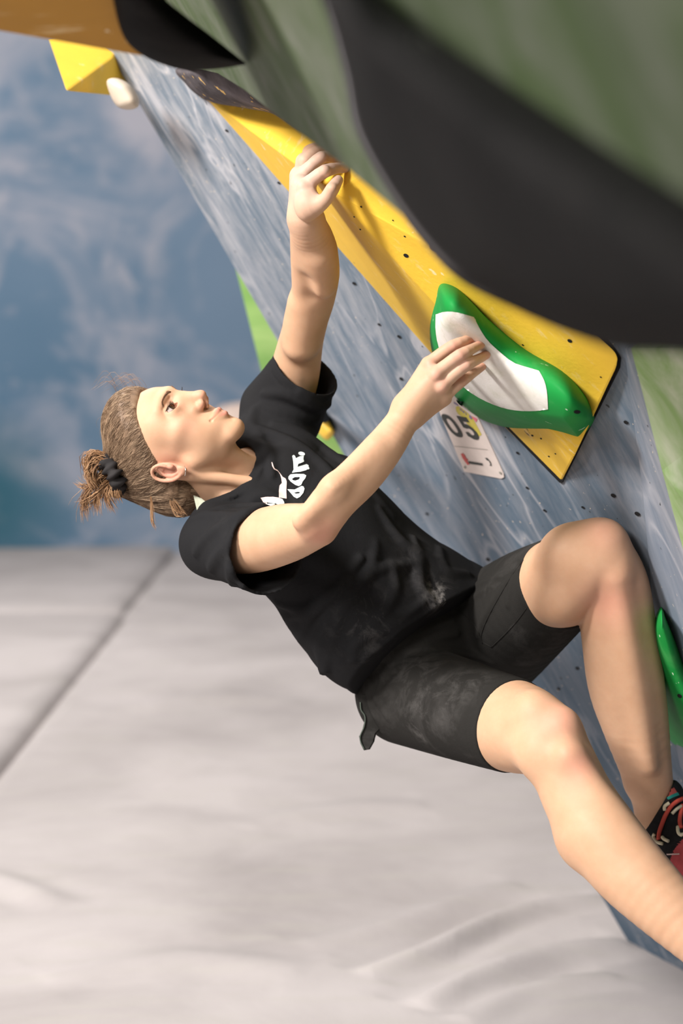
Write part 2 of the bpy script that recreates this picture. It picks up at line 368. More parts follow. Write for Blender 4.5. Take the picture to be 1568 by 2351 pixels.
def decal_mesh(loops, proj, step=5.0):
    """flat print: pixel loops (outer, holes) triangulated finely and laid on a surface by proj(px,py)"""
    loops = [np.asarray(l, float) for l in loops]; pts, edges = [], []
    for l in loops:
        r = []
        for a, b in zip(l, np.roll(l, -1, 0)):
            m = max(1, int(np.hypot(*(b - a)) / step)); r += [a + (b - a) * i / m for i in range(m)]
        o = len(pts); pts += r; edges += [(o + i, o + (i + 1) % len(r)) for i in range(len(r))]
    def inside(l, q):
        x, y = q; c = False
        for (x1, y1), (x2, y2) in zip(l, np.roll(l, -1, 0)):
            if (y1 > y) != (y2 > y) and x < (x2 - x1) * (y - y1) / (y2 - y1) + x1: c = not c
        return c
    lo, hi = loops[0].min(0), loops[0].max(0)
    for x in np.arange(lo[0] + step / 2, hi[0], step):
        for y in np.arange(lo[1] + step / 2, hi[1], step):
            if inside(loops[0], (x, y)) and not any(inside(h, (x, y)) for h in loops[1:]): pts.append(np.array([x, y]))
    vs, es, fs, *_ = delaunay_2d_cdt([Vector(p) for p in pts], edges, [], 0, 1e-6)
    keep = []
    for f in fs:
        c = sum((vs[i] for i in f), Vector((0, 0))) / len(f)
        if inside(loops[0], c) and not any(inside(h, c) for h in loops[1:]): keep.append(tuple(f))
    return [proj(p.x, p.y) for p in vs], keep
def surf_proj(bvhs, off):
    def pr(px, py):
        r = Vector(nrm(ray(px, py))); best = None
        for b in bvhs:
            h = b.ray_cast(Vector(CAM), r)
            if h[0] is not None and (best is None or h[3] < best[3]): best = h
        if best is None: return np.array(CAM + 3.4 * ray(px, py))
        n = best[1] if best[1].dot(r) < 0 else -best[1]
        return np.array(best[0] - r * off)
    return pr
def decal(name, loops, proj, mat, parent, step=5.0, label=None, smooth=True):
    v, f = decal_mesh(loops, proj, step); me = mesh_py(name, v, f)
    bm = bmesh.new(); bm.from_mesh(me)
    for fc in bm.faces:
        if fc.normal.dot(Vector(CAM) - fc.calc_center_median()) < 0: fc.normal_flip()
    bm.to_mesh(me); bm.free()
    o = link(name, me, mat, parent, smooth)
    if label: o['label'] = label
    return o

# ------------------------------------------------------------------ volumes
def polyhedron(name, pts, faces, mat, parent=None, bevel=0.004):
    bm = bmesh.new(); v = [bm.verts.new(p) for p in pts]
    for f in faces: bm.faces.new([v[i] for i in f])
    bmesh.ops.recalc_face_normals(bm, faces=bm.faces)
    if bevel: bmesh.ops.bevel(bm, geom=bm.edges[:], offset=bevel, segments=2, affect='EDGES', profile=0.6)
    return link(name, bm_mesh(name, bm), mat, parent)
# long yellow volume: base on the wall, ridge raised
A, Mm, B, N_, C, D, P = (wallpt(470, 222), wallpt(985, 806), wallpt(1287, 1110), wallpt(1318, 1050, .028), wallpt(1416, 842, .014), wallpt(1010, 300), wallpt(764, 440, .105))
Ca, Cb, Cc, Ba = wallpt(1421, 822, .012), wallpt(1409, 803, .012), wallpt(1360, 760, .014), wallpt(1293, 1104, .004)
B2, C2, A2, M2, D2 = [q - WN * 0.004 for q in (B, wallpt(1421, 818), A, Mm, D)]
vol = polyhedron('climbing_volume', [A, Mm, B, N_, C, D, P, Ca, Cb, Cc], [(0, 1, 6), (1, 3, 6), (3, 4, 6), (1, 2, 3), (4, 7, 6), (7, 8, 6), (8, 9, 6), (9, 5, 6), (5, 0, 6), (2, 4, 3), (2, 7, 4), (2, 8, 7), (2, 9, 8), (0, 5, 9, 2), (0, 2, 1)], M_YEL)
edge = poly_slab('base_edge', [wallpt(*p) for p in [(520, 270, .003), (985, 800, .003), (1284, 1108, .003), (1290, 1109, .003), (1421, 846, .003), (1423, 824, .003), (1410, 803, .003), (1000, 330, .003)]], -WN * .006, M_DARK, vol, 0)
edge['label'] = 'dark plywood edge against the wall'
tag(vol, 'long yellow plywood climbing volume on the blue wall, carrying the white-faced green hold', 'climbing volume')
_volb = bvh_of(vol)
def hole(name, px, py, proj, parent, rad_px, asp=(1.0, 0.62), rot=0.5):
    n = 14; a = np.linspace(0, 2 * np.pi, n, endpoint=False); cs, sn = math.cos(rot), math.sin(rot)
    L = [(px + rad_px * (math.cos(t) * asp[0] * cs - math.sin(t) * asp[1] * sn), py + rad_px * (math.cos(t) * asp[0] * sn + math.sin(t) * asp[1] * cs)) for t in a]
    return decal(name, [L], proj, M_DARK, parent, rad_px)
for px, py, r in [(932, 587, 6.5), (829, 475, 2.6), (813, 498, 2.2), (827, 527, 2.4), (902, 506, 2.2), (929, 543, 2.6), (1308, 783, 6), (1260, 1048, 2.5), (1275, 1042, 2.2), (1222, 1000, 3), (1242, 1007, 2.6), (1379, 866, 2.5), (1200, 792, 2.5)]:
    hole('bolt_hole', px, py, surf_proj([_volb], 0.0012), vol, r)
# yellow pyramid, far left
pyr = polyhedron('climbing_volume', [V(152, 210, 3.80), V(110, 88, 3.95), V(258, 133, 4.02), V(312, 226, 4.16), V(300, 50, 4.22)], [(0, 1, 2), (0, 2, 3), (1, 4, 2), (2, 4, 3), (0, 3, 4, 1)], M_YEL)
tag(pyr, 'small yellow pyramid volume at the far top edge of the blue wall', 'climbing volume')
M_CRM = simple('chalky_cream_hold', (0.50, 0.42, 0.33), 0.6, 0.4, 0.15, 12)
def plane_fn(px, py, d, tilt=(0, 0)):
    p0 = V(px, py, d); n = nrm(-FWD + RGT * tilt[0] + UPV * tilt[1])
    return lambda x, y, h=0.0: on_plane(x, y, p0 + n * h, n)
h_ = blob('climbing_hold', [(246, 185), (252, 215), (268, 243), (292, 252), (316, 246), (318, 225), (300, 196), (270, 180)], [(278, 205), (290, 228)], plane_fn(285, 215, 3.88, (-.4, -.3)), 0.05, M_CRM)
tag(h_, 'small cream chalked hold under the yellow pyramid volume', 'climbing hold')
# yellow volume overhead, its shade put into the amber colour
amb = poly_slab('climbing_volume', [V(-260, 28, 2.35), V(330, 132, 2.5), V(400, -220, 2.1), V(-260, -300, 2.0)], np.array([0.16, 0.24, 0.49]), M_YEL_SHADE, None, 0.006)
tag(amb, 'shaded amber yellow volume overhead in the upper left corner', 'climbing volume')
_an = nrm(np.cross(V(330, 132, 2.5) - V(-260, 28, 2.35), V(470, -220, 2.1) - V(-260, 28, 2.35))); _an = _an if np.dot(_an, CAM - V(330, 132, 2.5)) > 0 else -_an
_amb_fn = lambda x, y, h=0.0: on_plane(x, y, V(330, 132, 2.5) + _an * h, _an)
d_ = blob('climbing_hold', [(255, -70), (264, 20), (286, 88), (326, 126), (380, 150), (430, 161), (500, 158), (552, 150), (564, 146), (545, 130), (480, 78), (420, 32), (360, -20), (310, -90)], [(320, 0), (400, 90), (470, 125)], _amb_fn, 0.06, M_BLK, h0=0.004)
tag(d_, 'black rounded hold beside the amber volume at the top', 'climbing hold')
g_ = blob('climbing_hold', [(404, 158), (424, 190), (450, 216), (486, 235), (560, 248), (628, 262), (690, 300), (660, 230), (560, 150), (470, 130)], [(470, 175), (600, 230)], lambda x, y, h=0.0: wallpt(x, y, h), 0.07, M_SPK, h0=0.02)
tag(g_, 'dark grey hold with ochre specks tucked behind the green roof panel lip', 'climbing hold')
# big black macro bolted on the roof panel
b_ = blob('climbing_hold', [(690, -120), (745, 20), (788, 170), (815, 300), (890, 440), (975, 560), (1060, 645), (1180, 708), (1300, 762), (1420, 800), (1570, 812), (1760, 860), (1800, 620), (1640, 492), (1400, 345), (1130, 172), (900, 25), (760, -110)], [(860, 160), (1040, 390), (1280, 560), (1600, 690)], roofpt, 0.11, M_BLK, p=2.6, n=110)
tag(b_, 'huge black macro hold bolted across the olive green roof panel', 'climbing hold')
_bv = np.array([v.co[:] for v in b_.data.vertices]); _bw = np.array([roofpt(x, y, .04) for x, y in spline([(770, 60), (800, 240), (870, 400), (960, 540), (1040, 640)], 30)])      # chalk rubbed off on its near rim
_ca = b_.data.attributes.new('chalk', 'FLOAT', 'POINT'); _ca.data.foreach_set('value', (0.75 * np.exp(-(np.min(np.linalg.norm(_bv[:, None] - _bw[None], axis=2), axis=1) / .035) ** 2)).astype(np.float32))
_bb = bvh_of(b_)
hole('bolt_hole', 972, 98, surf_proj([_bb], 0.002), b_, 24, (1.0, .62), .3).data.materials[0] = simple('worn_washer', (0.05, 0.048, 0.046), 0.5)

# ------------------------------------------------------------------ green hold with the white friction face
def mat_green_hold(name, col):
    M = NT(name); v = M.coord('Object'); a = M.noise(v, 14, 6, 0.6, 0.5)
    c = M.mix(M.math('MULTIPLY', M.g(a, 0.52, 0.78), 0.35), col, (0.14, 0.42, 0.15))
    c = M.mix(M.g(M.noise(v, 38, 3), 0.70, 0.73), c, (0.62, 0.75, 0.58))
    M.base(c); M.rough(M.math('ADD', M.math('MULTIPLY', a, 0.25), 0.42), 0.2); M.b.inputs['IOR'].default_value = 1.3; M.bump(M.noise(v, 200, 2), 0.08, 0.001); return M.m
M_GH = mat_green_hold('green_resin', (0.012, 0.235, 0.045))
HOLD_OUT = [(1012, 651), (1048, 660), (1085, 694), (1130, 738), (1210, 800), (1292, 850), (1345, 905), (1366, 950), (1364, 970), (1350, 994), (1338, 1012), (1328, 1013), (1290, 1003), (1235, 993), (1170, 988), (1112, 972), (1070, 943), (1036, 903), (1006, 850), (990, 800), (987, 745), (1000, 685)]
_hd = on_plane(1100, 840, P, nrm(np.cross(C - Mm, P - Mm)))
_hn = nrm(np.cross(C - Mm, P - Mm)); _hn = _hn if np.dot(_hn, WN) > 0 else -_hn
def volpt(px, py, h=0.0): return on_plane(px, py, P + _hn * h, _hn)
hold = blob('climbing_hold', HOLD_OUT, [(1030, 745), (1062, 850), (1120, 905), (1200, 940), (1290, 955)], volpt, 0.085, M_GH, p=2.0, rings=18, n=120)
tag(hold, 'curved green hold with a matt white face, gripped by the right hand', 'climbing hold')
hold_bvh = bvh_of(hold)
M_PAD = NT('white_friction_face'); _v = M_PAD.coord('Object'); _a = M_PAD.noise(_v, 9, 6, 0.6, 0.7)
M_PAD.base(M_PAD.mix(M_PAD.g(M_PAD.noise(_v, 16, 6, 0.65, 1.0), 0.55, 0.8), M_PAD.ramp(_a, [(0.3, (0.62, 0.60, 0.53)), (0.6, (0.72, 0.70, 0.67))]), (0.50, 0.52, 0.40))); M_PAD.rough(0.9, 0.15)
M_PAD.bump(M_PAD.noise(_v, 700, 2), 0.4, 0.001); M_PAD = M_PAD.m
PAD = np.vstack([spline([(1000, 722), (1020, 716), (1048, 717), (1088, 728)], 8), spline([(1088, 728), (1100, 752), (1118, 780), (1145, 806), (1178, 832), (1210, 843), (1237, 851)], 14), spline([(1237, 851), (1250, 876), (1256, 905), (1258, 940)], 8),
                 spline([(1258, 940), (1222, 944), (1180, 942), (1140, 932), (1095, 911), (1060, 885), (1030, 850), (1008, 800), (1000, 760), (1000, 722)], 24)])
decal('friction_face', [PAD[np.r_[True, np.hypot(*np.diff(PAD, axis=0).T) > 0.5]][:-1]], surf_proj([hold_bvh], 0.0022), M_PAD, hold, 4.0, 'matt white face')
hole('bolt_hole', 1325, 946, surf_proj([hold_bvh], 0.0012), hold, 8, (1, .55), 0)
hole('bolt_hole', 1058, 924, surf_proj([hold_bvh], 0.0012), hold, 14, (1, .42), .75)
# second green hold, behind the left shin
h2 = blob('climbing_hold', [(1517, 1393), (1530, 1420), (1552, 1470), (1580, 1540), (1640, 1660), (1650, 1760), (1568, 1722), (1530, 1690), (1500, 1640), (1490, 1540), (1498, 1440)], [(1520, 1450), (1545, 1560), (1580, 1660)], lambda x, y, h=0.0: wallpt(x, y, h), 0.075, M_GH, n=90, rings=14)
tag(h2, 'glossy green hold half hidden behind the left shin', 'climbing hold')
_hb = bvh_of(h2); hole('bolt_hole', 1560, 1598, surf_proj([_hb], 0.0012), h2, 6, (1, .7), .6)
y2 = blob('climbing_hold', [(744, 950), (756, 968), (768, 992), (750, 1010), (730, 990), (728, 960)], [(742, 975), (750, 990)], lambda x, y, h=0.0: wallpt(x, y, h), 0.02, M_YEL)
tag(y2, 'tiny yellow hold peeping out behind the far shoulder', 'climbing hold')
far_ = blob('climbing_hold', [(515, 930), (600, 925), (640, 960), (630, 1010), (560, 1030), (500, 1010), (490, 960)], [(540, 970), (590, 975)], plane_fn(560, 970, yb - 0.9), 0.15, simple('beige_far_hold', (0.58, 0.46, 0.40), 0.8))
tag(far_, 'blurred beige hold on the far wall behind the chin', 'climbing hold')
# wall bolt holes
for px, py, r in [(813, 651, 5), (916, 773, 5), (921, 870, 5), (1437, 970, 6), (1408, 1138, 6.5), (1463, 1180, 7), (1250, 1172, 4), (1210, 1120, 4), (818, 1295, 4), (1120, 1285, 5), (1325, 1535, 5), (1282, 1582, 4), (870, 745, 4), (1445, 1330, 4), (640, 420, 4), (520, 300, 4), (1188, 1040, 4), (1338, 1165, 4), (980, 1180, 4)]:
    hole('bolt_hole', px, py, lambda x, y: wallpt(x, y, .0015), wr, r)

# ------------------------------------------------------------------ route label on the wall
M_PAPER = simple('label_card', (0.72, 0.62, 0.57), 0.7, 0.3, 0.06); M_INK = simple('black_ink', (0.035, 0.038, 0.034), 0.7)
M_YINK = simple('yellow_ink', (0.62, 0.52, 0.09), 0.7); M_PINK = simple('pink_ink', (0.75, 0.16, 0.22), 0.7); M_PURP = simple('purple_ink', (0.22, 0.17, 0.33), 0.7); M_RED = simple('red_ink', (0.55, 0.09, 0.08), 0.7)
lab = poly_slab('route_label', [wallpt(*p, .002) for p in [(1066, 1083), (1150, 1099), (1157, 1096), (1156, 1088), (1070, 900), (985, 890)]], -WN * 0.0018, M_PAPER, None, 0)
tag(lab, 'pale route label card numbered 05 on the blue wall under the green hold', 'label')
_lp = lambda h: (lambda x, y: wallpt(x, y, h)); _c8 = lambda L: [(1000 + x / 7.84, 880 + y / 7.84) for x, y in L]
decal('print_patch', [_c8([(360, 430), (400, 408), (450, 440), (560, 520), (660, 610), (740, 760), (830, 925), (790, 952), (720, 930), (690, 880), (640, 800), (560, 720), (500, 620), (410, 560), (370, 500)])], _lp(.0024), M_YINK, lab, 20, 'yellow printed patch')
decal('print_patch', [_c8([(640, 588), (752, 640), (730, 705)])], _lp(.0027), M_PINK, lab, 20, 'pink printed triangle')
for L in ([(430, 450), (470, 470), (500, 520), (480, 510), (455, 480), (440, 488)], [(490, 505), (515, 500), (520, 530), (500, 540)], [(535, 520), (550, 530), (560, 575), (545, 570)], [(600, 575), (630, 580), (660, 640), (635, 650), (605, 610)], [(320, 330), (410, 390), (400, 405), (330, 365)]):
    decal('print_letter', [_c8(L)], _lp(.003), M_PURP, lab, 20, 'purple printed letter')
decal('print_rule', [_c8([(330, 1128), (940, 1192), (940, 1199), (330, 1136)])], _lp(.003), simple('grey_ink', (0.33, 0.31, 0.27), .7), lab, 20)
decal('print_mark', [_c8([(452, 1272), (490, 1258), (530, 1300), (548, 1350), (585, 1370), (570, 1400), (610, 1465), (570, 1468), (520, 1400), (480, 1340)])], _lp(.003), M_RED, lab, 20, 'red printed bird mark')
decal('print_mark', [_c8([(585, 1400), (835, 1440), (855, 1482), (610, 1450)])], _lp(.003), M_INK, lab, 20)
decal('print_mark', [_c8([(885, 1340), (930, 1345), (985, 1410), (1008, 1485), (965, 1480), (985, 1460), (960, 1400), (920, 1385)])], _lp(.003), M_INK, lab, 20)
for c in ((525, 1515), (1160, 1612)): decal('screw', [_c8([(c[0] - 22, c[1] - 20), (c[0] + 10, c[1] - 20), (c[0] + 24, c[1] + 15), (c[0] - 8, c[1] + 22)])], _lp(.0035), simple('screw_grey', (0.25, 0.25, 0.2), .5), lab, 20)
# the digits 0 and 5
t_ = np.linspace(0, 2 * np.pi, 40, endpoint=False)
def glyph(pts, ox): return [(1041 + ox * 37 - 0 + x * 33 - y * 33, 1000.5 + ox * 5.5 + x * 5 - y * 50) for x, y in pts]
ell = lambda rx, ry: [(0.4 + rx * math.copysign(abs(math.cos(t)) ** .8, math.cos(t)), 0.5 + ry * math.copysign(abs(math.sin(t)) ** .8, math.sin(t))) for t in t_]
decal('digit', [glyph(ell(.44, .53), 0), glyph(ell(.20, .33), 0)], _lp(.003), M_INK, lab, 6)
five = [(0.06, 0.5), (0.1, 1.03), (0.80, 1.03), (0.80, 0.80), (0.31, 0.80), (0.29, 0.66)] + [(0.40 + .44 * math.sin(a), 0.32 + .36 * math.cos(a)) for a in np.linspace(-0.1, 2.9, 14)] + [(0.28, -0.03), (-0.02, 0.10), (-0.02, 0.28), (0.22, 0.30)] + [(0.40 + .19 * math.sin(a), 0.33 + .16 * math.cos(a)) for a in np.linspace(3.9, 0.0, 12)] + [(0.27, 0.46)]
decal('digit', [glyph(five, 1)], _lp(.003), M_INK, lab, 6)
from concurrent.futures import ThreadPoolExecutor
# ------------------------------------------------------------------ implicit surfaces (smooth unions of limbs) -> meshes
def smin(a, b, k):
    h = np.maximum(k - np.abs(a - b), 0) / k; return np.minimum(a, b) - h * h * k * 0.25
def smax(a, b, k): return -smin(-a, -b, k)
def f_cone(a, b, ra, rb):
    a = np.asarray(a, float); b = np.asarray(b, float); e = b - a; L = e @ e + 1e-12
    def fn(P):
        q = P - a; t = np.clip(q @ e / L, 0, 1); q = q - t[:, None] * e
        return np.sqrt(np.einsum('ij,ij->i', q, q)) - (ra + (rb - ra) * t)
    R = max(ra, rb); return fn, np.minimum(a, b) - R, np.maximum(a, b) + R
def f_flat(a, b, ra, rb, n, s):
    """tapered capsule squashed by s along direction n"""
    a = np.asarray(a, float); b = np.asarray(b, float); e = b - a; L = e @ e + 1e-12; n = nrm(n)
    def fn(P):
        q = P - a; t = np.clip(q @ e / L, 0, 1); q = q - t[:, None] * e
        q = q + (q @ n)[:, None] * n * (1 / s - 1)
        return (np.sqrt(np.einsum('ij,ij->i', q, q)) - (ra + (rb - ra) * t)) * min(1, 0.5 + 0.5 * s)
    R = max(ra, rb); return fn, np.minimum(a, b) - R, np.maximum(a, b) + R
def f_ell(c, rad, M=np.eye(3)):
    c = np.asarray(c, float); rad = np.asarray(rad, float); M = np.asarray(M, float)     # rows of M = axes
    def fn(P):
        q = (P - c) @ M.T; k0 = np.linalg.norm(q / rad, axis=1); k1 = np.linalg.norm(q / rad ** 2, axis=1) + 1e-9
        return k0 * (k0 - 1) / k1
    R = rad.max(); return fn, c - R, c + R
def f_loft(pts, lat, rx, ry):
    """elliptic tube: centres pts, lateral axes lat, half widths rx (lateral) and ry (front)"""
    pts = np.asarray(pts, float); lat = np.asarray(lat, float); rx = np.asarray(rx, float); ry = np.asarray(ry, float)
    def fn(P):
        best = np.full(len(P), 1.0)
        for i in range(len(pts) - 1):
            e = pts[i + 1] - pts[i]; q = P - pts[i]; t = np.clip(q @ e / (e @ e), 0, 1); q = q - t[:, None] * e
            l = lat[i] + t[:, None] * (lat[i + 1] - lat[i]); l /= np.linalg.norm(l, axis=1)[:, None]
            a = np.einsum('ij,ij->i', q, l); b2 = np.maximum(np.einsum('ij,ij->i', q, q) - a * a, 0)
            A = rx[i] + t * (rx[i + 1] - rx[i]); B = ry[i] + t * (ry[i + 1] - ry[i])
            k0 = np.sqrt(a * a / A ** 2 + b2 / B ** 2); k1 = np.sqrt(a * a / A ** 4 + b2 / B ** 4) + 1e-9
            best = np.minimum(best, k0 * (k0 - 1) / k1)
        return best
    R = max(rx.max(), ry.max()); return fn, pts.min(0) - R, pts.max(0) + R
def f_chain(pts, rad):
    cs = [f_cone(pts[i], pts[i + 1], rad[i], rad[i + 1]) for i in range(len(pts) - 1)]
    def fn(P):
        d = cs[0][0](P)
        for c in cs[1:]: d = np.minimum(d, c[0](P))
        return d
    return fn, np.min([c[1] for c in cs], 0), np.max([c[2] for c in cs], 0)
class Field:
    def __init__(s): s.ops = []
    def add(s, prim, k=0.01, mode='u'):
        fn, lo, hi = prim; s.ops.append((fn, np.asarray(lo) - k - 0.004, np.asarray(hi) + k + 0.004, k, mode)); return s
    def sub(s, prim, k=0.004): return s.add(prim, k, 's')
    def ev(s, P, pad=0.0, sel=None):
        d = np.full(len(P), 0.3)
        for i, (fn, lo, hi, k, mode) in enumerate(s.ops):
            if sel is not None:
                if not sel[i]: continue
                f = fn(P); d = smin(d, f, k) if mode == 'u' else (smax(d, -f, k) if mode == 's' else smax(d, f, k))
            else:
                m = np.all((P > lo - pad) & (P < hi + pad), axis=1) if mode != 'i' else np.ones(len(P), bool)
                if not m.any(): continue
                f = fn(P[m]); d[m] = smin(d[m], f, k) if mode == 'u' else (smax(d[m], -f, k) if mode == 's' else smax(d[m], f, k))
        return d
    def mesh(s, h, n=24):
        lo = np.min([o[1] for o in s.ops if o[4] == 'u'], 0); hi = np.max([o[2] for o in s.ops if o[4] == 'u'], 0)
        g = openvdb.FloatGrid(background=0.3); g.name = 'sdf'
        T = np.ceil((hi - lo) / (h * n)).astype(int); m = n // 4; B = 4 * h
        ax = np.arange(4) * h; X, Y, Z = np.meshgrid(ax, ax, ax, indexing='ij'); sub = np.stack([X.ravel(), Y.ravel(), Z.ravel()], 1)
        cx = np.arange(m) * B; X, Y, Z = np.meshgrid(cx, cx, cx, indexing='ij'); blk = np.stack([X.ravel(), Y.ravel(), Z.ravel()], 1)
        los = np.array([o[1] for o in s.ops]); his = np.array([o[2] for o in s.ops]); um = np.array([o[4] == 'u' for o in s.ops]); im = np.array([o[4] == 'i' for o in s.ops])
        def tile(ijk):
            o = lo + np.array(ijk) * h * n; o2 = o + h * n
            sel = np.all((los < o2) & (his > o), axis=1) | im
            if not (sel & um).any(): return None
            dc = s.ev(blk + o + 1.5 * h, sel=sel); near = np.abs(dc) < B * 1.15
            if not near.any() and dc.min() > 0: return None
            d = np.repeat(dc[:, None], 64, 1)
            if near.any(): d[near] = s.ev((blk[near][:, None] + sub[None] + o).reshape(-1, 3), sel=sel).reshape(-1, 64)
            return ijk, d.reshape(m, m, m, 4, 4, 4).transpose(0, 3, 1, 4, 2, 5).reshape(n, n, n).astype(np.float32)
        with ThreadPoolExecutor(4) as ex:
            for r in ex.map(tile, [(i, j, k) for i in range(T[0]) for j in range(T[1]) for k in range(T[2])]):
                if r is not None: g.copyFromArray(np.ascontiguousarray(r[1]), ijk=tuple(int(c) * n for c in r[0]))
        p, q = g.convertToQuads(isovalue=0.0)
        p = np.asarray(p, float) * h + lo; q = np.asarray(q)
        # keep the outer skin only: drop quads facing inwards is not needed, but orient outwards
        return p, q
    def pev(s, P, pad=0.0):
        if len(P) < 4000: return s.ev(P, pad)
        order = np.argsort(np.floor(P[:, 2] / .04) * 1e6 + np.floor(P[:, 1] / .04) * 1e3 + np.floor(P[:, 0] / .04)); ch = np.array_split(order, max(4, len(P) // 6000)); out = np.empty(len(P))
        def job(c):
            Q = P[c]; lo, hi = Q.min(0) - pad, Q.max(0) + pad
            sel = [o[4] == 'i' or bool(np.all((o[1] < hi) & (o[2] > lo))) for o in s.ops]; out[c] = s.ev(Q, sel=sel)
        with ThreadPoolExecutor(4) as ex: list(ex.map(job, ch))
        return out
    def grad(s, P, e=0.0004):
        k = np.array([[1, 1, 1], [1, -1, -1], [-1, 1, -1], [-1, -1, 1.0]])
        d = s.pev(np.vstack([P + e * a for a in k]), 0.004).reshape(4, -1)
        g = sum(d[i][:, None] * k[i] for i in range(4)) / (4 * e); return g, sum(d) / 4
    def project(s, P, it=3, maxstep=0.003):
        P = P.copy()
        for _ in range(it):
            g, d = s.grad(P); st = d[:, None] * g / (np.einsum('ij,ij->i', g, g)[:, None] + 1e-4)
            L = np.linalg.norm(st, axis=1); st *= np.minimum(1, maxstep / (L + 1e-9))[:, None]; P -= st
        return P
    def march(s, pxs, d0=2.9, d1=4.4):
        r = np.array([ray(*p) for p in pxs]); r0 = r / np.linalg.norm(r, axis=1)[:, None]; t = np.full(len(r), d0)
        for _ in range(45):
            d = s.ev(CAM + r0 * t[:, None], 0.05); t = t + np.clip(d, -0.02, 0.08) * 0.85
        return CAM + r0 * t[:, None], t
def tri(q): return np.vstack([q[:, [0, 1, 2]], q[:, [0, 2, 3]]])
def refine(p, t, mask):
    """1-to-4 split of the masked triangles, closing the border with 2- and 3-splits"""
    e = np.sort(np.vstack([t[:, [0, 1]], t[:, [1, 2]], t[:, [2, 0]]]), 1); n = len(t)
    key = e[:, 0].astype(np.int64) * len(p) + e[:, 1]; uq, inv = np.unique(key, return_inverse=True)
    sp = np.zeros(len(uq), bool); sp[inv[np.tile(mask, 3)]] = True
    nid = np.full(len(uq), -1); nid[sp] = len(p) + np.arange(sp.sum())
    a, b = uq[sp] // len(p), uq[sp] % len(p); newp = np.vstack([p, (p[a] + p[b]) / 2])
    m = nid[inv].reshape(3, n).T; c = (m >= 0).sum(1); out = [t[c == 0]]
    x = t[c == 3]; y = m[c == 3]
    out += [np.c_[x[:, 0], y[:, 0], y[:, 2]], np.c_[y[:, 0], x[:, 1], y[:, 1]], np.c_[y[:, 2], y[:, 1], x[:, 2]], y]
    for r in range(3):
        R = [(r) % 3, (r + 1) % 3, (r + 2) % 3]
        w = (c == 1) & (m[:, r] >= 0); x = t[w][:, R]; y = m[w][:, r]
        out += [np.c_[x[:, 0], y, x[:, 2]], np.c_[y, x[:, 1], x[:, 2]]]
        w = (c == 2) & (m[:, r] < 0); x = t[w][:, R]; y1 = m[w][:, R[1]]; y2 = m[w][:, R[2]]      # edges r+1 and r+2 split
        out += [np.c_[x[:, 0], x[:, 1], y1], np.c_[x[:, 0], y1, y2], np.c_[y2, y1, x[:, 2]]]
    return newp, np.vstack(out).astype(int)
def outward(p, t, field):
    c = p[t].mean(1)[:400]; n = np.cross(p[t[:400, 1]] - p[t[:400, 0]], p[t[:400, 2]] - p[t[:400, 0]]); g, _ = field.grad(c)
    return t if (np.einsum('ij,ij->i', n, g) > 0).mean() > 0.5 else t[:, ::-1]
def set_attr(me, name, val):
    a = me.attributes.new(name, 'FLOAT', 'POINT'); a.data.foreach_set('value', np.asarray(val, np.float32))
# ------------------------------------------------------------------ the climber: pose
RS, RE, RW = V(505, 1262, 3.38), V(724, 1208, 3.14), V(936, 940, 3.13)
LS, LE, LW = V(650, 938, 3.64), V(722, 662, 3.44), V(701, 500, 3.265)
HC = V(400.9, 1018.6, 3.45); HS = 0.9623
_hx, _hy, _hz = np.array([-0.22638, 0.34016, -0.91271]), np.array([-0.41909, 0.81185, 0.40652]), np.array([0.87927, 0.47454, -0.04123])
HM = np.array([RGT * _hx[i] + UPV * _hy[i] - FWD * _hz[i] for i in range(3)])      # rows: her right, face forward, crown in world space
def to_head(P): return ((P - HC) @ HM.T) / HS
def from_head(q): return HC + HS * (np.asarray(q, float) @ HM)

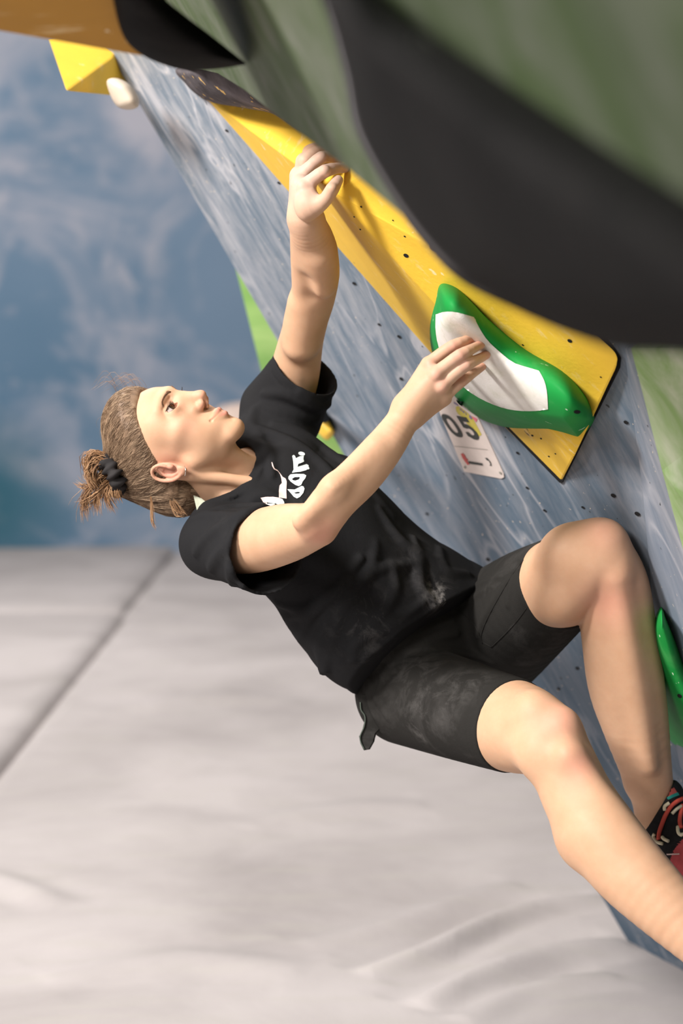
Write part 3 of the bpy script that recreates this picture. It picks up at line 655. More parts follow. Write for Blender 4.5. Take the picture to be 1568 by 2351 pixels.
# ------------------------------------------------------------------ head
EYE = np.array([0.0335, 0.0720, 0.0225])
EARC = np.array([0.0745, -0.013, -0.019]); _et = math.radians(20)
_e1 = nrm([0.10, -math.sin(_et), math.cos(_et)]); _en = nrm([0.95, -0.22, 0.0]); _en = nrm(_en - _e1 * (_en @ _e1)); _e2 = np.cross(_en, _e1); _e2 = _e2 if _e2[1] > 0 else -_e2
def earp(u, v, w=0.0): return EARC + _e1 * u + _e2 * v + _en * w        # u up, v forward, w outwards
def head_prims():
    L = []
    A = lambda p, k, m='u': L.append((p[0], k, m))
    A(f_ell((0, -.022, .028), (.075, .097, .080)), .01)
    A(f_ell((0, .024, .042), (.061, .067, .059)), .02)
    A(f_ell((0, .030, -.015), (.057, .058, .064)), .025)
    A(f_ell((0, .022, -.056), (.046, .052, .042)), .02)
    A(f_cone((.047, .008, -.050), (.016, .070, -.088), .015, .014), .02)
    A(f_ell((0, .0775, -.0925), (.019, .0185, .0165)), .016)
    A(f_ell((.044, .054, -.006), (.022, .022, .017)), .024)
    A(f_ell((.037, .052, -.038), (.019, .024, .030)), .02)
    A(f_ell((0, .066, -.056), (.033, .030, .026)), .02)                      # muzzle
    A(f_cone((.007, .0885, .0405), (.043, .070, .0415), .009, .0085), .014)  # brow
    A(f_ell((.0335, .1005, .0250), (.0155, .0175, .0125)), .018, 's')           # socket
    A(f_ell((.050, .040, .030), (.016, .022, .022)), .02)                     # temple
    A(f_ell(EYE, (.0142, .0142, .0142)), .005)                                # lids
    A(f_cone((.017, .0865, .0120), (.042, .076, .0130), .0045, .004), .014)    # under eye
    A(f_cone((.0085, .087, .012), (.0135, .0890, -.014), .0075, .0085), .014)
    A(f_cone((0, .0890, .029), (0, .1065, -.008), .0072, .0085), .013)        # nose
    A(f_ell((0, .1105, -.0155), (.0098, .0100, .0088)), .008)
    A(f_ell((.0118, .0982, -.0222), (.0066, .0102, .0070)), .0055)
    A(f_cone((0, .109, -.0225), (0, .0985, -.0320), .0042, .005), .005)
    A(f_ell((.0066, .1025, -.0292), (.0030, .0060, .0036)), .002, 's')        # nostril
    A(f_cone((0, .1010, -.0350), (0, .1015, -.0440), .0028, .0024), .005, 's') # philtrum
    A(f_cone((.0035, .0970, -.0535), (.0225, .0860, -.0515), .0050, .0018), .006)
    A(f_cone((0, .0958, -.0672), (.0215, .0850, -.0535), .0066, .0010), .006)
    A(f_cone((0, .1050, -.0602), (.0140, .0990, -.0575), .0015, .0014), .0022, 's')
    A(f_cone((.0140, .0990, -.0575), (.0270, .0880, -.0510), .0014, .0012), .0022, 's')
    A(f_ell((.0275, .088, -.0512), (.0018, .003, .0018)), .004, 's')          # mouth corner
    A(f_ell((0, .1085, -.0785), (.020, .0095, .0050)), .010, 's')             # below the lip
    A(f_ell(EYE + np.array([.0016, .0125, -.0022]), (.0152, .0115, .0056), np.array([[.97, 0, .243], [0, 1, 0], [-.243, 0, .97]])), .0015, 's')  # lid opening
    A(f_cone((.0170, .0905, .0335), (.0440, .0790, .0325), .0016, .0014), .004, 's')  # lid crease
    # ear
    M = np.array([_e1, _e2, _en])
    A(f_ell(earp(.002, 0, -.002), (.028, .0155, .0065), M), .004)
    A(f_ell(earp(-.004, .003, .0045), (.0135, .0085, .0080), M), .004, 's')
    A(f_ell(earp(.012, -.001, .0055), (.0150, .0095, .0050), M), .004, 's')
    rim = spline([earp(-.004, .010, .004), earp(.006, .0135, .006), earp(.018, .0145, .006), earp(.028, .007, .006), earp(.0305, -.004, .006), earp(.025, -.0135, .007), earp(.012, -.0175, .008), earp(-.004, -.0155, .008), earp(-.016, -.009, .006), earp(-.023, -.001, .003)], 20)
    A(f_chain(rim, np.linspace(.0026, .0036, 20)), .003)
    ant = spline([earp(.018, .003, .002), earp(.009, -.007, .004), earp(-.004, -.0085, .005), earp(-.0135, -.002, .004)], 10)
    A(f_chain(ant, np.full(10, .0026)), .004)
    A(f_cone(earp(.012, .002, .001), earp(.018, .009, .001), .002, .0018), .003)
    A(f_ell(earp(-.003, .0115, .004), (.006, .004, .004), M), .003)           # tragus
    A(f_ell(earp(-.0235, .004, .001), (.0085, .0075, .0042), M), .006)       # lobe
    return L
HEADP = head_prims()
def head_fn(P):
    q = to_head(P); q[:, 0] = np.abs(q[:, 0]); d = np.full(len(q), 0.3)
    for fn, k, m in HEADP:
        f = fn(q); d = smin(d, f, k) if m == 'u' else smax(d, -f, k)
    return d * HS
HEAD = (head_fn, HC - 0.155, HC + 0.155)

# ------------------------------------------------------------------ body
def pts(L): return [V(x, y, d) for x, y, d, r in L], [S(r, d) for x, y, d, r in L]
def finer(L, n): return [tuple(r) for r in spline(np.array(L, float), n)]
R_ARM = [(512, 1258, 3.37, 58), (580, 1245, 3.30, 70), (650, 1226, 3.22, 68), (700, 1213, 3.165, 57), (728, 1200, 3.14, 51), (770, 1147, 3.12, 50), (830, 1089, 3.12, 49), (880, 1030, 3.12, 44), (917, 977, 3.125, 37), (938, 940, 3.13, 34)]
L_ARM = [(650, 938, 3.63, 62), (675, 860, 3.59, 57), (691, 785, 3.54, 50), (704, 734, 3.49, 48), (719, 683, 3.45, 49), (724, 632, 3.40, 54), (722, 593, 3.36, 54), (717, 555, 3.32, 50), (709, 525, 3.285, 43), (702, 500, 3.265, 36)]
R_LEG = [(935, 1590, 3.56, 116), (1060, 1630, 3.42, 111), (1180, 1667, 3.30, 105), (1230, 1684, 3.245, 92), (1262, 1700, 3.215, 80), (1292, 1755, 3.19, 77), (1332, 1840, 3.165, 82), (1381, 1918, 3.13, 88), (1443, 1996, 3.10, 86), (1530, 2085, 3.06, 74), (1620, 2180, 3.02, 54), (1670, 2240, 3.0, 42)]
L_LEG = [(1130, 1455, 3.68, 138), (1215, 1388, 3.53, 122), (1288, 1338, 3.42, 103), (1330, 1306, 3.38, 95), (1362, 1285, 3.365, 88), (1398, 1340, 3.39, 88), (1418, 1430, 3.41, 86), (1436, 1560, 3.44, 87), (1456, 1650, 3.46, 77), (1482, 1760, 3.49, 59), (1499, 1830, 3.51, 49), (1512, 1885, 3.52, 48)]
BODY = Field()
BODY.add(HEAD, .004)
nk = [(452, 1066, 3.47, 70), (515, 1110, 3.49, 78), (575, 1162, 3.52, 95)]
p_, r_ = pts(nk); BODY.add(f_chain(p_, r_), .022)
BODY.add(f_cone(from_head((.058, -.022, -.022)), V(592, 1108, 3.425), S(18, 3.4), S(10, 3.43)), .011)      # neck muscle
BODY.add(f_cone(from_head((.012, .035, -.085)), V(592, 1075, 3.47), S(22, 3.42), S(16, 3.47)), .02)       # throat
BODY.sub(f_ell(V(520, 1085, 3.375), (S(38, 3.4), S(20, 3.4), S(12, 3.4)), np.array([nrm(V(568, 1104, 3.4) - V(450, 1060, 3.4)), nrm(np.cross(FWD, V(568, 1104, 3.4) - V(450, 1060, 3.4))), FWD])), .012)
lc = nrm(LS - RS); lh = nrm(V(1130, 1455, 3.68) - V(935, 1590, 3.56))
BODY.add(f_loft([V(585, 1120, 3.51), V(715, 1205, 3.51), V(800, 1310, 3.53), V(890, 1400, 3.56), V(1010, 1500, 3.61)], [lc, lc, nrm(lc + .5 * lh), nrm(lc + 2 * lh), lh], [.11, .13, .12, .115, .135], [.06, .085, .08, .08, .085]), .03)
for L, n in ((R_ARM, 22), (L_ARM, 22), (R_LEG, 28), (L_LEG, 28)):
    p_, r_ = pts(finer(L, 2 * n)); BODY.add(f_chain(p_, [r + .0008 for r in r_]), .012)
def lump(x, y, d, rp, k=.02, flat=None): BODY.add(f_ell(V(x, y, d), (S(rp, d),) * 3 if flat is None else tuple(S(v, d) for v in flat)), k)
# elbow point, forearm muscle bellies, knee caps, calves
BODY.add(f_cone(V(715, 1215, 3.115), V(744, 1226, 3.13), S(24, 3.1), S(18, 3.1)), .016)
BODY.add(f_cone(V(690, 1195, 3.10), V(765, 1120, 3.085), S(20, 3.1), S(24, 3.1)), .02)
BODY.add(f_cone(V(765, 1120, 3.085), V(860, 1025, 3.10), S(24, 3.1), S(16, 3.1)), .02)
BODY.sub(f_cone(V(690, 1232, 3.075), V(752, 1165, 3.062), S(6, 3.1), S(5, 3.1)), .016)
BODY.sub(f_cone(V(752, 1165, 3.062), V(830, 1085, 3.062), S(4, 3.1), S(2, 3.1)), .014)
BODY.add(f_cone(V(735, 590, 3.32), V(735, 650, 3.37), S(36, 3.3), S(36, 3.4)), .02)
BODY.sub(f_cone(V(700, 650, 3.345), V(712, 690, 3.385), S(4, 3.3), S(3, 3.4)), .035)
BODY.add(f_cone(V(697, 700, 3.45), V(690, 790, 3.50), S(34, 3.4), S(40, 3.5)), .02)
lump(1290, 1664, 3.185, 34, .03); lump(1225, 1630, 3.215, 42, .03); lump(1302, 1730, 3.14, 20, .03); lump(1235, 1730, 3.19, 50, .03)
lump(1388, 1240, 3.345, 44, .03); lump(1300, 1268, 3.35, 58, .03); lump(1285, 1375, 3.375, 58, .02); lump(1415, 1300, 3.335, 24, .03)
lump(1345, 1930, 3.15, 62, .03); lump(1470, 1800, 3.49, 30, .02)
BODY.add(f_cone(V(1418, 1330, 3.325), V(1490, 1760, 3.43), S(20, 3.3), S(16, 3.4)), .025)     # shin bone
BODY.add(f_cone(V(1318, 1745, 3.145), V(1480, 1980, 3.075), S(20, 3.1), S(14, 3.1)), .03)
# feet (inside the shoes)
BODY.add(f_cone(V(1512, 1885, 3.52), V(1490, 1945, 3.56), S(46, 3.5), S(36, 3.5)), .02); BODY.add(f_cone(V(1525, 1905, 3.50), V(1640, 1990, 3.40), S(40, 3.5), S(28, 3.4)), .02)
BODY.add(f_cone(V(1670, 2240, 3.0), V(1660, 2310, 3.02), S(42, 3), S(36, 3)), .02); BODY.add(f_cone(V(1675, 2265, 2.99), V(1810, 2330, 2.9), S(42, 3), S(28, 2.9)), .02)

# ------------------------------------------------------------------ hands
def finger(L, k=.004): p_, r_ = pts(finer(L, 9)); BODY.add(f_chain(p_, r_), k)
# right hand laid over the white face of the green hold: back of the hand, then four fingers, thumb behind
for a in ([(938, 935, 3.13, 33), (985, 838, 3.135, 20)], [(940, 938, 3.122, 33), (1000, 862, 3.115, 23)], [(944, 945, 3.13, 30), (1014, 888, 3.122, 22)], [(948, 955, 3.14, 26), (1019, 914, 3.14, 19)]):
    p_, r_ = pts(a); BODY.add(f_cone(p_[0], p_[1], r_[0], r_[1]), .014)
finger([(985, 836, 3.130, 16.7), (1013, 812, 3.122, 14.4), (1040, 794, 3.118, 14.0), (1066, 783, 3.126, 11.6), (1090, 775, 3.146, 9.8)])
finger([(999, 860, 3.108, 17.7), (1028, 836, 3.102, 14.9), (1056, 816, 3.098, 15.3), (1080, 803, 3.110, 12.1), (1104, 791, 3.138, 10.2)])
finger([(1013, 886, 3.112, 16.7), (1042, 860, 3.106, 14.4), (1070, 838, 3.104, 14.9), (1093, 827, 3.120, 12.1), (1116, 815, 3.150, 10.2)])
finger([(1018, 912, 3.132, 15.8), (1040, 892, 3.126, 13.5), (1064, 872, 3.130, 13.5), (1086, 857, 3.156, 10.7), (1107, 842, 3.188, 9.3)])
finger([(955, 935, 3.16, 24), (985, 890, 3.20, 20), (1010, 850, 3.24, 16), (1020, 810, 3.25, 12)], .012)
for x, y, d, r in ((987, 836, 3.118, 10), (1002, 860, 3.100, 11), (1016, 887, 3.104, 10), (1021, 910, 3.124, 9)): lump(x, y, d, r, .010)
# left hand hooked over the ridge of the yellow volume, seen from the thumb side
for a in ([(702, 500, 3.265, 37), (690, 425, 3.25, 24)], [(698, 495, 3.28, 36), (690, 405, 3.275, 26)], [(696, 490, 3.30, 32), (700, 372, 3.31, 22)], [(690, 470, 3.315, 26), (712, 350, 3.335, 18)]):
    p_, r_ = pts(a); BODY.add(f_cone(p_[0], p_[1], r_[0], r_[1]), .014)
finger([(694, 432, 3.242, 19), (718, 412, 3.225, 15.5), (746, 393, 3.222, 15.5), (775, 386, 3.245, 12.5), (803, 386, 3.268, 10)], .004)      # index
finger([(694, 402, 3.265, 18), (716, 380, 3.258, 15), (738, 362, 3.262, 15), (762, 362, 3.285, 12), (786, 374, 3.292, 10)], .004)
finger([(702, 370, 3.295, 18), (722, 352, 3.30, 15.5), (742, 350, 3.312, 14), (765, 362, 3.32, 11)], .006)
finger([(712, 352, 3.325, 15), (724, 340, 3.33, 13), (740, 342, 3.34, 11.5), (755, 355, 3.345, 9)], .006)
finger([(706, 484, 3.225, 24), (728, 474, 3.215, 19), (748, 457, 3.205, 16), (763, 434, 3.203, 16), (776, 414, 3.215, 12)], .006)   # thumb
lump(706, 462, 3.228, 30, .016)
for x, y, d, r in ((746, 392, 3.208, 13), (738, 361, 3.250, 12), (695, 428, 3.225, 13), (763, 433, 3.192, 11)): lump(x, y, d, r, .008)

def body_mesh():
    p, q = BODY.mesh(0.0032); t = outward(p, tri(q), BODY)
    hq = to_head(p)
    face = (np.abs(hq[:, 0]) < .095) & (hq[:, 1] > -.05) & (np.linalg.norm(hq, axis=1) < .15) & (hq[:, 2] < .11)
    hands = (np.linalg.norm(p - V(1020, 860, 3.13), axis=1) < .135) | (np.linalg.norm(p - V(725, 410, 3.26), axis=1) < .12)
    m = face | hands
    e = np.unique(np.sort(np.vstack([t[:, [0, 1]], t[:, [1, 2]], t[:, [2, 0]]]), 1), axis=0); deg = np.bincount(e.ravel(), minlength=len(p))[:, None]
    for lam in (.5, -.51) * 14:                      # smooth limbs (Taubin), leaving the face and hands alone
        s_ = np.stack([np.bincount(e[:, 0], p[e[:, 1], c], len(p)) + np.bincount(e[:, 1], p[e[:, 0], c], len(p)) for c in range(3)], 1); p = p + lam * (s_ / np.maximum(deg, 1) - p) * (~m)[:, None]
    n0 = len(p); p, t = refine(p, t, m[t].any(1)); r = np.r_[m, np.ones(len(p) - n0, bool)]; p[r] = BODY.project(p[r], 2)
    hq = to_head(p); ax = np.abs(hq[:, 0])
    fine = (hq[:, 0] > -.03) & (((hq[:, 1] > .05) & (hq[:, 2] < .05) & (hq[:, 2] > -.08) & (ax < .055)) | (np.linalg.norm(np.c_[ax, hq[:, 1:]] - EARC, axis=1) < .04))
    n0 = len(p); p, t = refine(p, t, fine[t].any(1)); r = np.r_[fine, np.ones(len(p) - n0, bool)]; p[r] = BODY.project(p[r], 2)
    return p, t
PERSON = empty('person', V(1000, 1500, 3.58)); tag(PERSON, 'woman in black t-shirt and cycling shorts leaning back off the wall, gripping two holds', 'person')
import time as _time; _T0 = _time.time()
_p, _t = body_mesh(); print('body', len(_p), len(_t), _time.time() - _T0)
M_SKIN = NT('skin')
def skin_mat():
    M = M_SKIN; v = M.coord('Object')
    c = M.ramp(M.noise(v, 26, 5, 0.6), [(0.3, (0.485, 0.287, 0.175)), (0.7, (0.535, 0.328, 0.208))])
    c = M.mix(M.math('MULTIPLY', M.g(M.noise(v, 210, 3, 0.6), 0.58, 0.75), 0.12), c, (0.50, 0.22, 0.13))
    c = M.mix(M.attr('blush'), c, (0.62, 0.235, 0.19)); c = M.mix(M.attr('chalk'), c, (0.60, 0.45, 0.39)); c = M.mix(M.attr('lip'), c, (0.46, 0.155, 0.125))
    M.base(c); M.rough(0.56, 0.25); b = M.b
    b.inputs['Subsurface Weight'].default_value = 0.22; b.inputs['Subsurface Radius'].default_value = (1.0, 0.4, 0.2); b.inputs['Subsurface Scale'].default_value = 0.006
    M.bump(M.noise(v, 420, 3), 0.06, 0.0006)
skin_mat()
me = mesh_np('body', _p, _t)
hq = to_head(_p); ax = np.abs(hq[:, 0])
def gauss(c, r): return np.exp(-(np.linalg.norm(_p - c, axis=1) / r) ** 2)
def hg(c, r, s=(1, 1, 1)): q = (np.c_[ax, hq[:, 1:]] - np.array(c)) / np.array(s); return np.exp(-(np.linalg.norm(q, axis=1) / r) ** 2)
blush = .55 * hg(EARC + [0.01, 0, 0], .03) + .30 * hg((0, .115, -.014), .016) + .22 * hg((.045, .072, -.012), .025) + .35 * hg((.012, .1, -.027), .009) + .25 * hg((.02, .085, .018), .012)
for x, y, d, r in ((1285, 1655, 3.17, .035), (1330, 1755, 3.13, .03), (1380, 1235, 3.33, .03), (1405, 1370, 3.34, .05), (744, 1235, 3.1, .03)): blush += .42 * gauss(V(x, y, d), r)
for x, y, d in ((1000, 860, 3.09), (985, 836, 3.11), (1015, 887, 3.1), (1041, 794, 3.11), (1056, 816, 3.09), (1070, 838, 3.09), (1064, 872, 3.12), (1090, 775, 3.13), (1104, 791, 3.13), (1116, 815, 3.14), (1107, 842, 3.18)): blush += .35 * gauss(V(x, y, d), .012)
set_attr(me, 'blush', np.clip(blush, 0, .7))
set_attr(me, 'chalk', np.clip(.6 * gauss(V(715, 410, 3.24), .075) + .25 * gauss(V(1050, 850, 3.1), .06), 0, .75))
lipd = np.minimum(f_cone((.0030, .0985, -.0535), (.0222, .0870, -.0518), .0052, .0022)[0](np.c_[ax, hq[:, 1:]]), f_cone((0, .0975, -.0662), (.0210, .0868, -.0540), .0066, .0024)[0](np.c_[ax, hq[:, 1:]]))
set_attr(me, 'lip', np.clip(1 - (lipd + .0010) / .0022, 0, 1) * .7 * (hq[:, 1] > .08))
body = link('body', me, M_SKIN.m, PERSON, True); body_bvh = bvh_of(body)

# ------------------------------------------------------------------ shirt
SH = Field()
SH.add(f_loft([V(590, 1125, 3.52), V(640, 1150, 3.51), V(715, 1210, 3.51), V(800, 1310, 3.53), V(880, 1398, 3.55), V(990, 1462, 3.58), V(1090, 1540, 3.60)], [lc, lc, lc, nrm(lc + .5 * lh), nrm(lc + 1.2 * lh), nrm(lc + 2 * lh), lh], [.115, .150, .160, .160, .176, .178, .178], [.070, .098, .115, .118, .126, .130, .130]), .02)
SH.add(f_cone(V(560, 1165, 3.49), V(498, 1243, 3.40), S(84, 3.5), S(76, 3.4)), .03)
SH.add(f_cone(V(600, 1060, 3.56), V(645, 950, 3.63), S(85, 3.5), S(88, 3.6)), .03)
SH.add(f_cone(V(600, 1030, 3.56), V(590, 1010, 3.57), S(48, 3.5), S(44, 3.6)), .03)
def sleeve(a, b, ra, rb, groove):
    """tapered sleeve cut square at b, with the double stitch line of its hem"""
    fn, lo, hi = f_cone(a, b, ra, rb); n = nrm(b - a); L = np.linalg.norm(b - a)
    def f(P):
        t = (P - b) @ n; d = fn(P); d = d + .0020 * np.exp(-((t + groove) / .0020) ** 2)
        return smax(d, t, .003)
    return f, lo, hi
RS_A, RS_B = V(490, 1246, 3.42), V(613, 1264, 3.27)
SH.add(sleeve(RS_A, RS_B, S(76, 3.42), S(104, 3.27), S(22, 3.27)), .025)
LS_A, LS_B = V(645, 945, 3.63), V(704, 851, 3.575)
SH.add(sleeve(LS_A, LS_B, S(92, 3.63), S(82, 3.57), S(24, 3.57)), .02)
# folds laid on the cloth: (pixel polyline, radius px, sink)
FOLD = [([(601, 1168), (540, 1192), (478, 1230), (448, 1270)], 10), ([(606, 1210), (545, 1238), (497, 1280), (482, 1308)], 9), ([(604, 1255), (560, 1275), (530, 1310), (532, 1340)], 9), ([(603, 1300), (578, 1318), (560, 1345)], 8),
        ([(861, 1250), (853, 1311), (796, 1372), (763, 1454), (746, 1540)], 10), ([(951, 1235), (962, 1303), (966, 1350), (990, 1374)], 10), ([(829, 1283), (763, 1364), (705, 1421), (690, 1470)], 9), ([(967, 1291), (905, 1300), (861, 1311), (800, 1352)], 7),
        ([(808, 1515), (812, 1475), (845, 1458), (886, 1444), (930, 1415), (970, 1385)], 8), ([(760, 1400), (735, 1480), (738, 1545)], 9), ([(640, 1385), (690, 1400), (740, 1380), (800, 1330)], 8), ([(655, 1420), (720, 1400), (780, 1340)], 7),
        ([(900, 1300), (910, 1350), (870, 1420), (800, 1490)], 8), ([(1010, 1260), (1020, 1310), (1075, 1318)], 8), ([(870, 1170), (930, 1250), (1020, 1300)], 9), ([(800, 1060), (860, 1140), (900, 1180)], 9),
        ([(600, 985), (660, 1010), (735, 1060), (775, 1110)], 10), ([(630, 975), (700, 1000), (790, 1060)], 9), ([(585, 1005), (615, 1040), (625, 1090)], 9), ([(580, 1150), (610, 1135), (650, 1150)], 7), ([(470, 1180), (520, 1165), (590, 1160), (640, 1165)], 7),
        ([(600, 930), (650, 950), (720, 960), (748, 962)], 8), ([(605, 905), (660, 905), (715, 935), (755, 930)], 8), ([(585, 940), (575, 975), (600, 1000)], 7), ([(690, 900), (725, 930), (750, 965), (790, 1030)], 9), ([(440, 1190), (500, 1180), (560, 1190), (600, 1172)], 7)]
_base = Field(); _base.ops = list(SH.ops)
def fold_pts(field, F):
    A, _ = field.march(np.vstack([spline(L, 12) for L, r in F])); G, _ = field.grad(A); G /= np.linalg.norm(G, axis=1)[:, None] + 1e-9
    for i in range(len(F)):
        for _ in range(2):
            B = A[i * 12:i * 12 + 12].copy(); A[i * 12 + 1:i * 12 + 11] = .25 * B[:-2] + .5 * B[1:-1] + .25 * B[2:]
            C = G[i * 12:i * 12 + 12].copy(); G[i * 12 + 1:i * 12 + 11] = .25 * C[:-2] + .5 * C[1:-1] + .25 * C[2:]
    return [(A[i * 12:i * 12 + 12], G[i * 12:i * 12 + 12], r) for i, (L, r) in enumerate(F)]
for P_, g, r in fold_pts(_base, FOLD):
    rr = np.array([S(r, 3.45) * 1.4 * (0.35 + 0.65 * math.sin(math.pi * (i + .6) / 12.2)) for i in range(12)])
    SH.add(f_chain(P_ - g * rr[:, None] * .25, rr), .012)
# broad slack between the folds
def slack(P):
    return .0040 * np.sin(P @ np.array([38., 21, 30]) + 2.2 * np.sin(P @ np.array([12., -17, 19]))) * np.sin(P @ np.array([-15., 9, 33]) + 1.7)
_ops = SH.ops
def _wr(fn): return lambda P: fn(P) + slack(P)
SH.ops = [(_wr(o[0]) if i in (0, 1, 2) else o[0], *o[1:]) for i, o in enumerate(_ops)]
# openings: neck, sleeves, hem
SH.sub(f_cone(V(540, 1132, 3.50), V(430, 1040, 3.46), S(100, 3.5), S(118, 3.46)), .006)
SH.sub(f_cone(RS_A + (RS_B - RS_A) * .75, RS_B + (RS_B - RS_A) * .4, S(92, 3.3), S(100, 3.3)), .002)
SH.sub(f_cone(LS_A + (LS_B - LS_A) * .35, LS_B + (LS_B - LS_A) * .8, S(74, 3.6), S(80, 3.5)), .002)
_h1, _h2, _h3 = V(1152, 1316, 3.56), V(812, 1600, 3.53), V(925, 1458, 3.44)
HN = nrm(np.cross(_h2 - _h1, _h3 - _h1)); HN = HN if np.dot(HN, V(1100, 1600, 3.5) - _h1) > 0 else -HN
SH.ops.append((lambda P: (P - _h1) @ HN, np.full(3, -9.), np.full(3, 9.), .003, 'i'))
# ribbed collar: two cords along the rim of the neck opening
_ca, _cb = V(540, 1132, 3.50), V(430, 1040, 3.46); _cn = nrm(_cb - _ca); _cu = nrm(np.cross(_cn, FWD)); _cw = np.cross(_cn, _cu); _cL = np.linalg.norm(_cb - _ca)
for dR, rr in ((.0035, .0036), (.0095, .0030), (.0150, .0030)):
    rim = []
    for a in np.linspace(0, 2 * np.pi, 48, endpoint=False):
        t = np.linspace(.9, -.6, 150); R = S(100, 3.5) + np.clip(t, 0, 1) * (S(118, 3.46) - S(100, 3.5)) + dR
        Q = _ca + t[:, None] * _cn * _cL + R[:, None] * (_cu * math.cos(a) + _cw * math.sin(a)); d = _base.ev(Q, .05); k = np.argmax(d < 0); rim.append(Q[k] if d[k] < 0 else None)
    ok = [i for i in range(48) if rim[i] is not None]; rim = np.array([rim[i] if rim[i] is not None else rim[min(ok, key=lambda j: min(abs(i - j), 48 - abs(i - j)))] for i in range(48)])
    for _ in range(3): rim = .25 * np.roll(rim, 1, 0) + .5 * rim + .25 * np.roll(rim, -1, 0)
    rim = np.vstack([rim, rim[:1]]); SH.add(f_chain(rim, np.full(49, rr)), .003)
sp, sq = SH.mesh(0.0032); st = outward(sp, tri(sq), SH); print('shirt', len(sp), _time.time() - _T0)
def cloth_mat(name, col, weave=900, dust=0.35, rib=None):
    M = NT(name); v = M.coord('Object'); a = M.noise(v, 7, 6, 0.65, 0.5)
    c = M.mix(M.math('MULTIPLY', M.g(a, 0.54, 0.78), dust), col, (0.17, 0.16, 0.155))
    c = M.mix(M.math('MULTIPLY', M.g(M.noise(v, 23, 8, 0.72, 0.8), 0.48, 0.85), M.attr('dust')), c, (0.55, 0.52, 0.50))
    M.base(c); M.rough(0.9, 0.08)
    h = M.noise(v, weave, 2)
    M.bump(M.math('ADD', h, M.math('MULTIPLY', M.noise(v, 45, 4, 0.6, 1.2), 1.2)), 0.35, 0.0018); return M.m
M_SHIRT = cloth_mat('black_cotton', (0.0135, 0.0135, 0.0145), 900, 0.05); M_SHORT = cloth_mat('black_stretch_fabric', (0.019, 0.018, 0.0165), 700, 0.22)
me = mesh_np('shirt', sp, st)
def near_px(p, L): return sum(a * np.exp(-(np.linalg.norm(p - c, axis=1) / r) ** 2) for c, r, a in L)
_dsp = [(1008, 1366, .022, 1.3), (840, 1400, .05, .10), (960, 1280, .06, .07), (850, 1460, .05, .12), (730, 1160, .03, .16)]  # a chalk smudge, then broad dust that also paints the folds lighter
_P, _ = SH.march([d[:2] for d in _dsp]); set_attr(me, 'dust', np.clip(near_px(sp, [(_P[i], d[2], d[3]) for i, d in enumerate(_dsp)]), 0, 1))
shirt = link('shirt', me, M_SHIRT, PERSON, True)
shirt_bvh = bvh_of(shirt)

# ------------------------------------------------------------------ shorts
SO = Field()
def thigh(L, n, hem_i):
    Lf = finer(L[:hem_i + 1], n); p_, r_ = pts(Lf); r_ = [r + .0035 for r in r_]; fn, lo, hi = f_chain(p_, r_); b = p_[-1]; nn = nrm(p_[-1] - p_[-3])
    def f(P):
        t = (P - b) @ nn; d = fn(P) + .0006 * np.exp(-((t + .024) / .0016) ** 2) ; return smax(d, t, .0025)
    return f, lo, hi
SO.add(f_loft([V(890, 1400, 3.56), V(960, 1460, 3.59), V(1020, 1505, 3.62)], [nrm(lc + 2 * lh), lh, lh], [.130, .142, .150], [.09, .095, .09]), .02)
SO.add(thigh(R_LEG, 14, 2), .022); SO.add(thigh(L_LEG, 14, 2), .016)
_sb = Field(); _sb.ops = list(SO.ops)
SFOLD = [([(868, 1512), (930, 1496), (1010, 1492), (1085, 1503), (1130, 1522)], 6), ([(850, 1560), (862, 1600), (890, 1650)], 5), ([(838, 1560), (850, 1620), (880, 1680)], 5), ([(880, 1545), (900, 1525), (960, 1512)], 5), ([(1148, 1322), (1090, 1345), (1030, 1385)], 6), ([(1130, 1345), (1080, 1375), (1040, 1400)], 5),
             ([(1165, 1330), (1140, 1370), (1110, 1420), (1095, 1460)], 6), ([(900, 1490), (960, 1455), (1040, 1425)], 5), ([(885, 1510), (960, 1478), (1050, 1455)], 5), ([(1225, 1270), (1180, 1320), (1165, 1390)], 4), ([(870, 1580), (885, 1550), (930, 1528)], 4)]
for P_, g, r in fold_pts(_sb, SFOLD):
    rr = np.array([S(r, 3.45) * (0.35 + 0.65 * math.sin(math.pi * (i + .6) / 12.2)) for i in range(12)]); SO.add(f_chain(P_ - g * rr[:, None] * .35, rr), .010)
op_, oq = SO.mesh(0.0032); ot = outward(op_, tri(oq), SO)
me = mesh_np('shorts', op_, ot)
_dsp = [(960, 1530, .05, .10), (1010, 1600, .06, .10), (950, 1640, .05, .09), (1090, 1560, .04, .09), (960, 1680, .015, .3), (1000, 1735, .012, .8)]
_P, _ = SO.march([d[:2] for d in _dsp]); set_attr(me, 'dust', np.clip(near_px(op_, [(_P[i], d[2], d[3]) for i, d in enumerate(_dsp)]), 0, 1))
shorts = link('shorts', me, M_SHORT, PERSON, True)
_so = surf_proj([bvh_of(shorts)], .0004)
for L in ([(1209, 1396), (1188, 1424), (1160, 1455), (1128, 1486)], [(1022, 1392), (1062, 1410), (1092, 1440), (1108, 1478)], [(1238, 1254), (1190, 1300), (1140, 1380), (1110, 1440), (1106, 1470), (1128, 1486)]):
    v_, f_ = tube([_so(*p) for p in spline(L, 30)], .0009, 6); link('seam', mesh_py('seam', v_, f_), M_SHORT, shorts, True)
print('clothes', _time.time() - _T0)
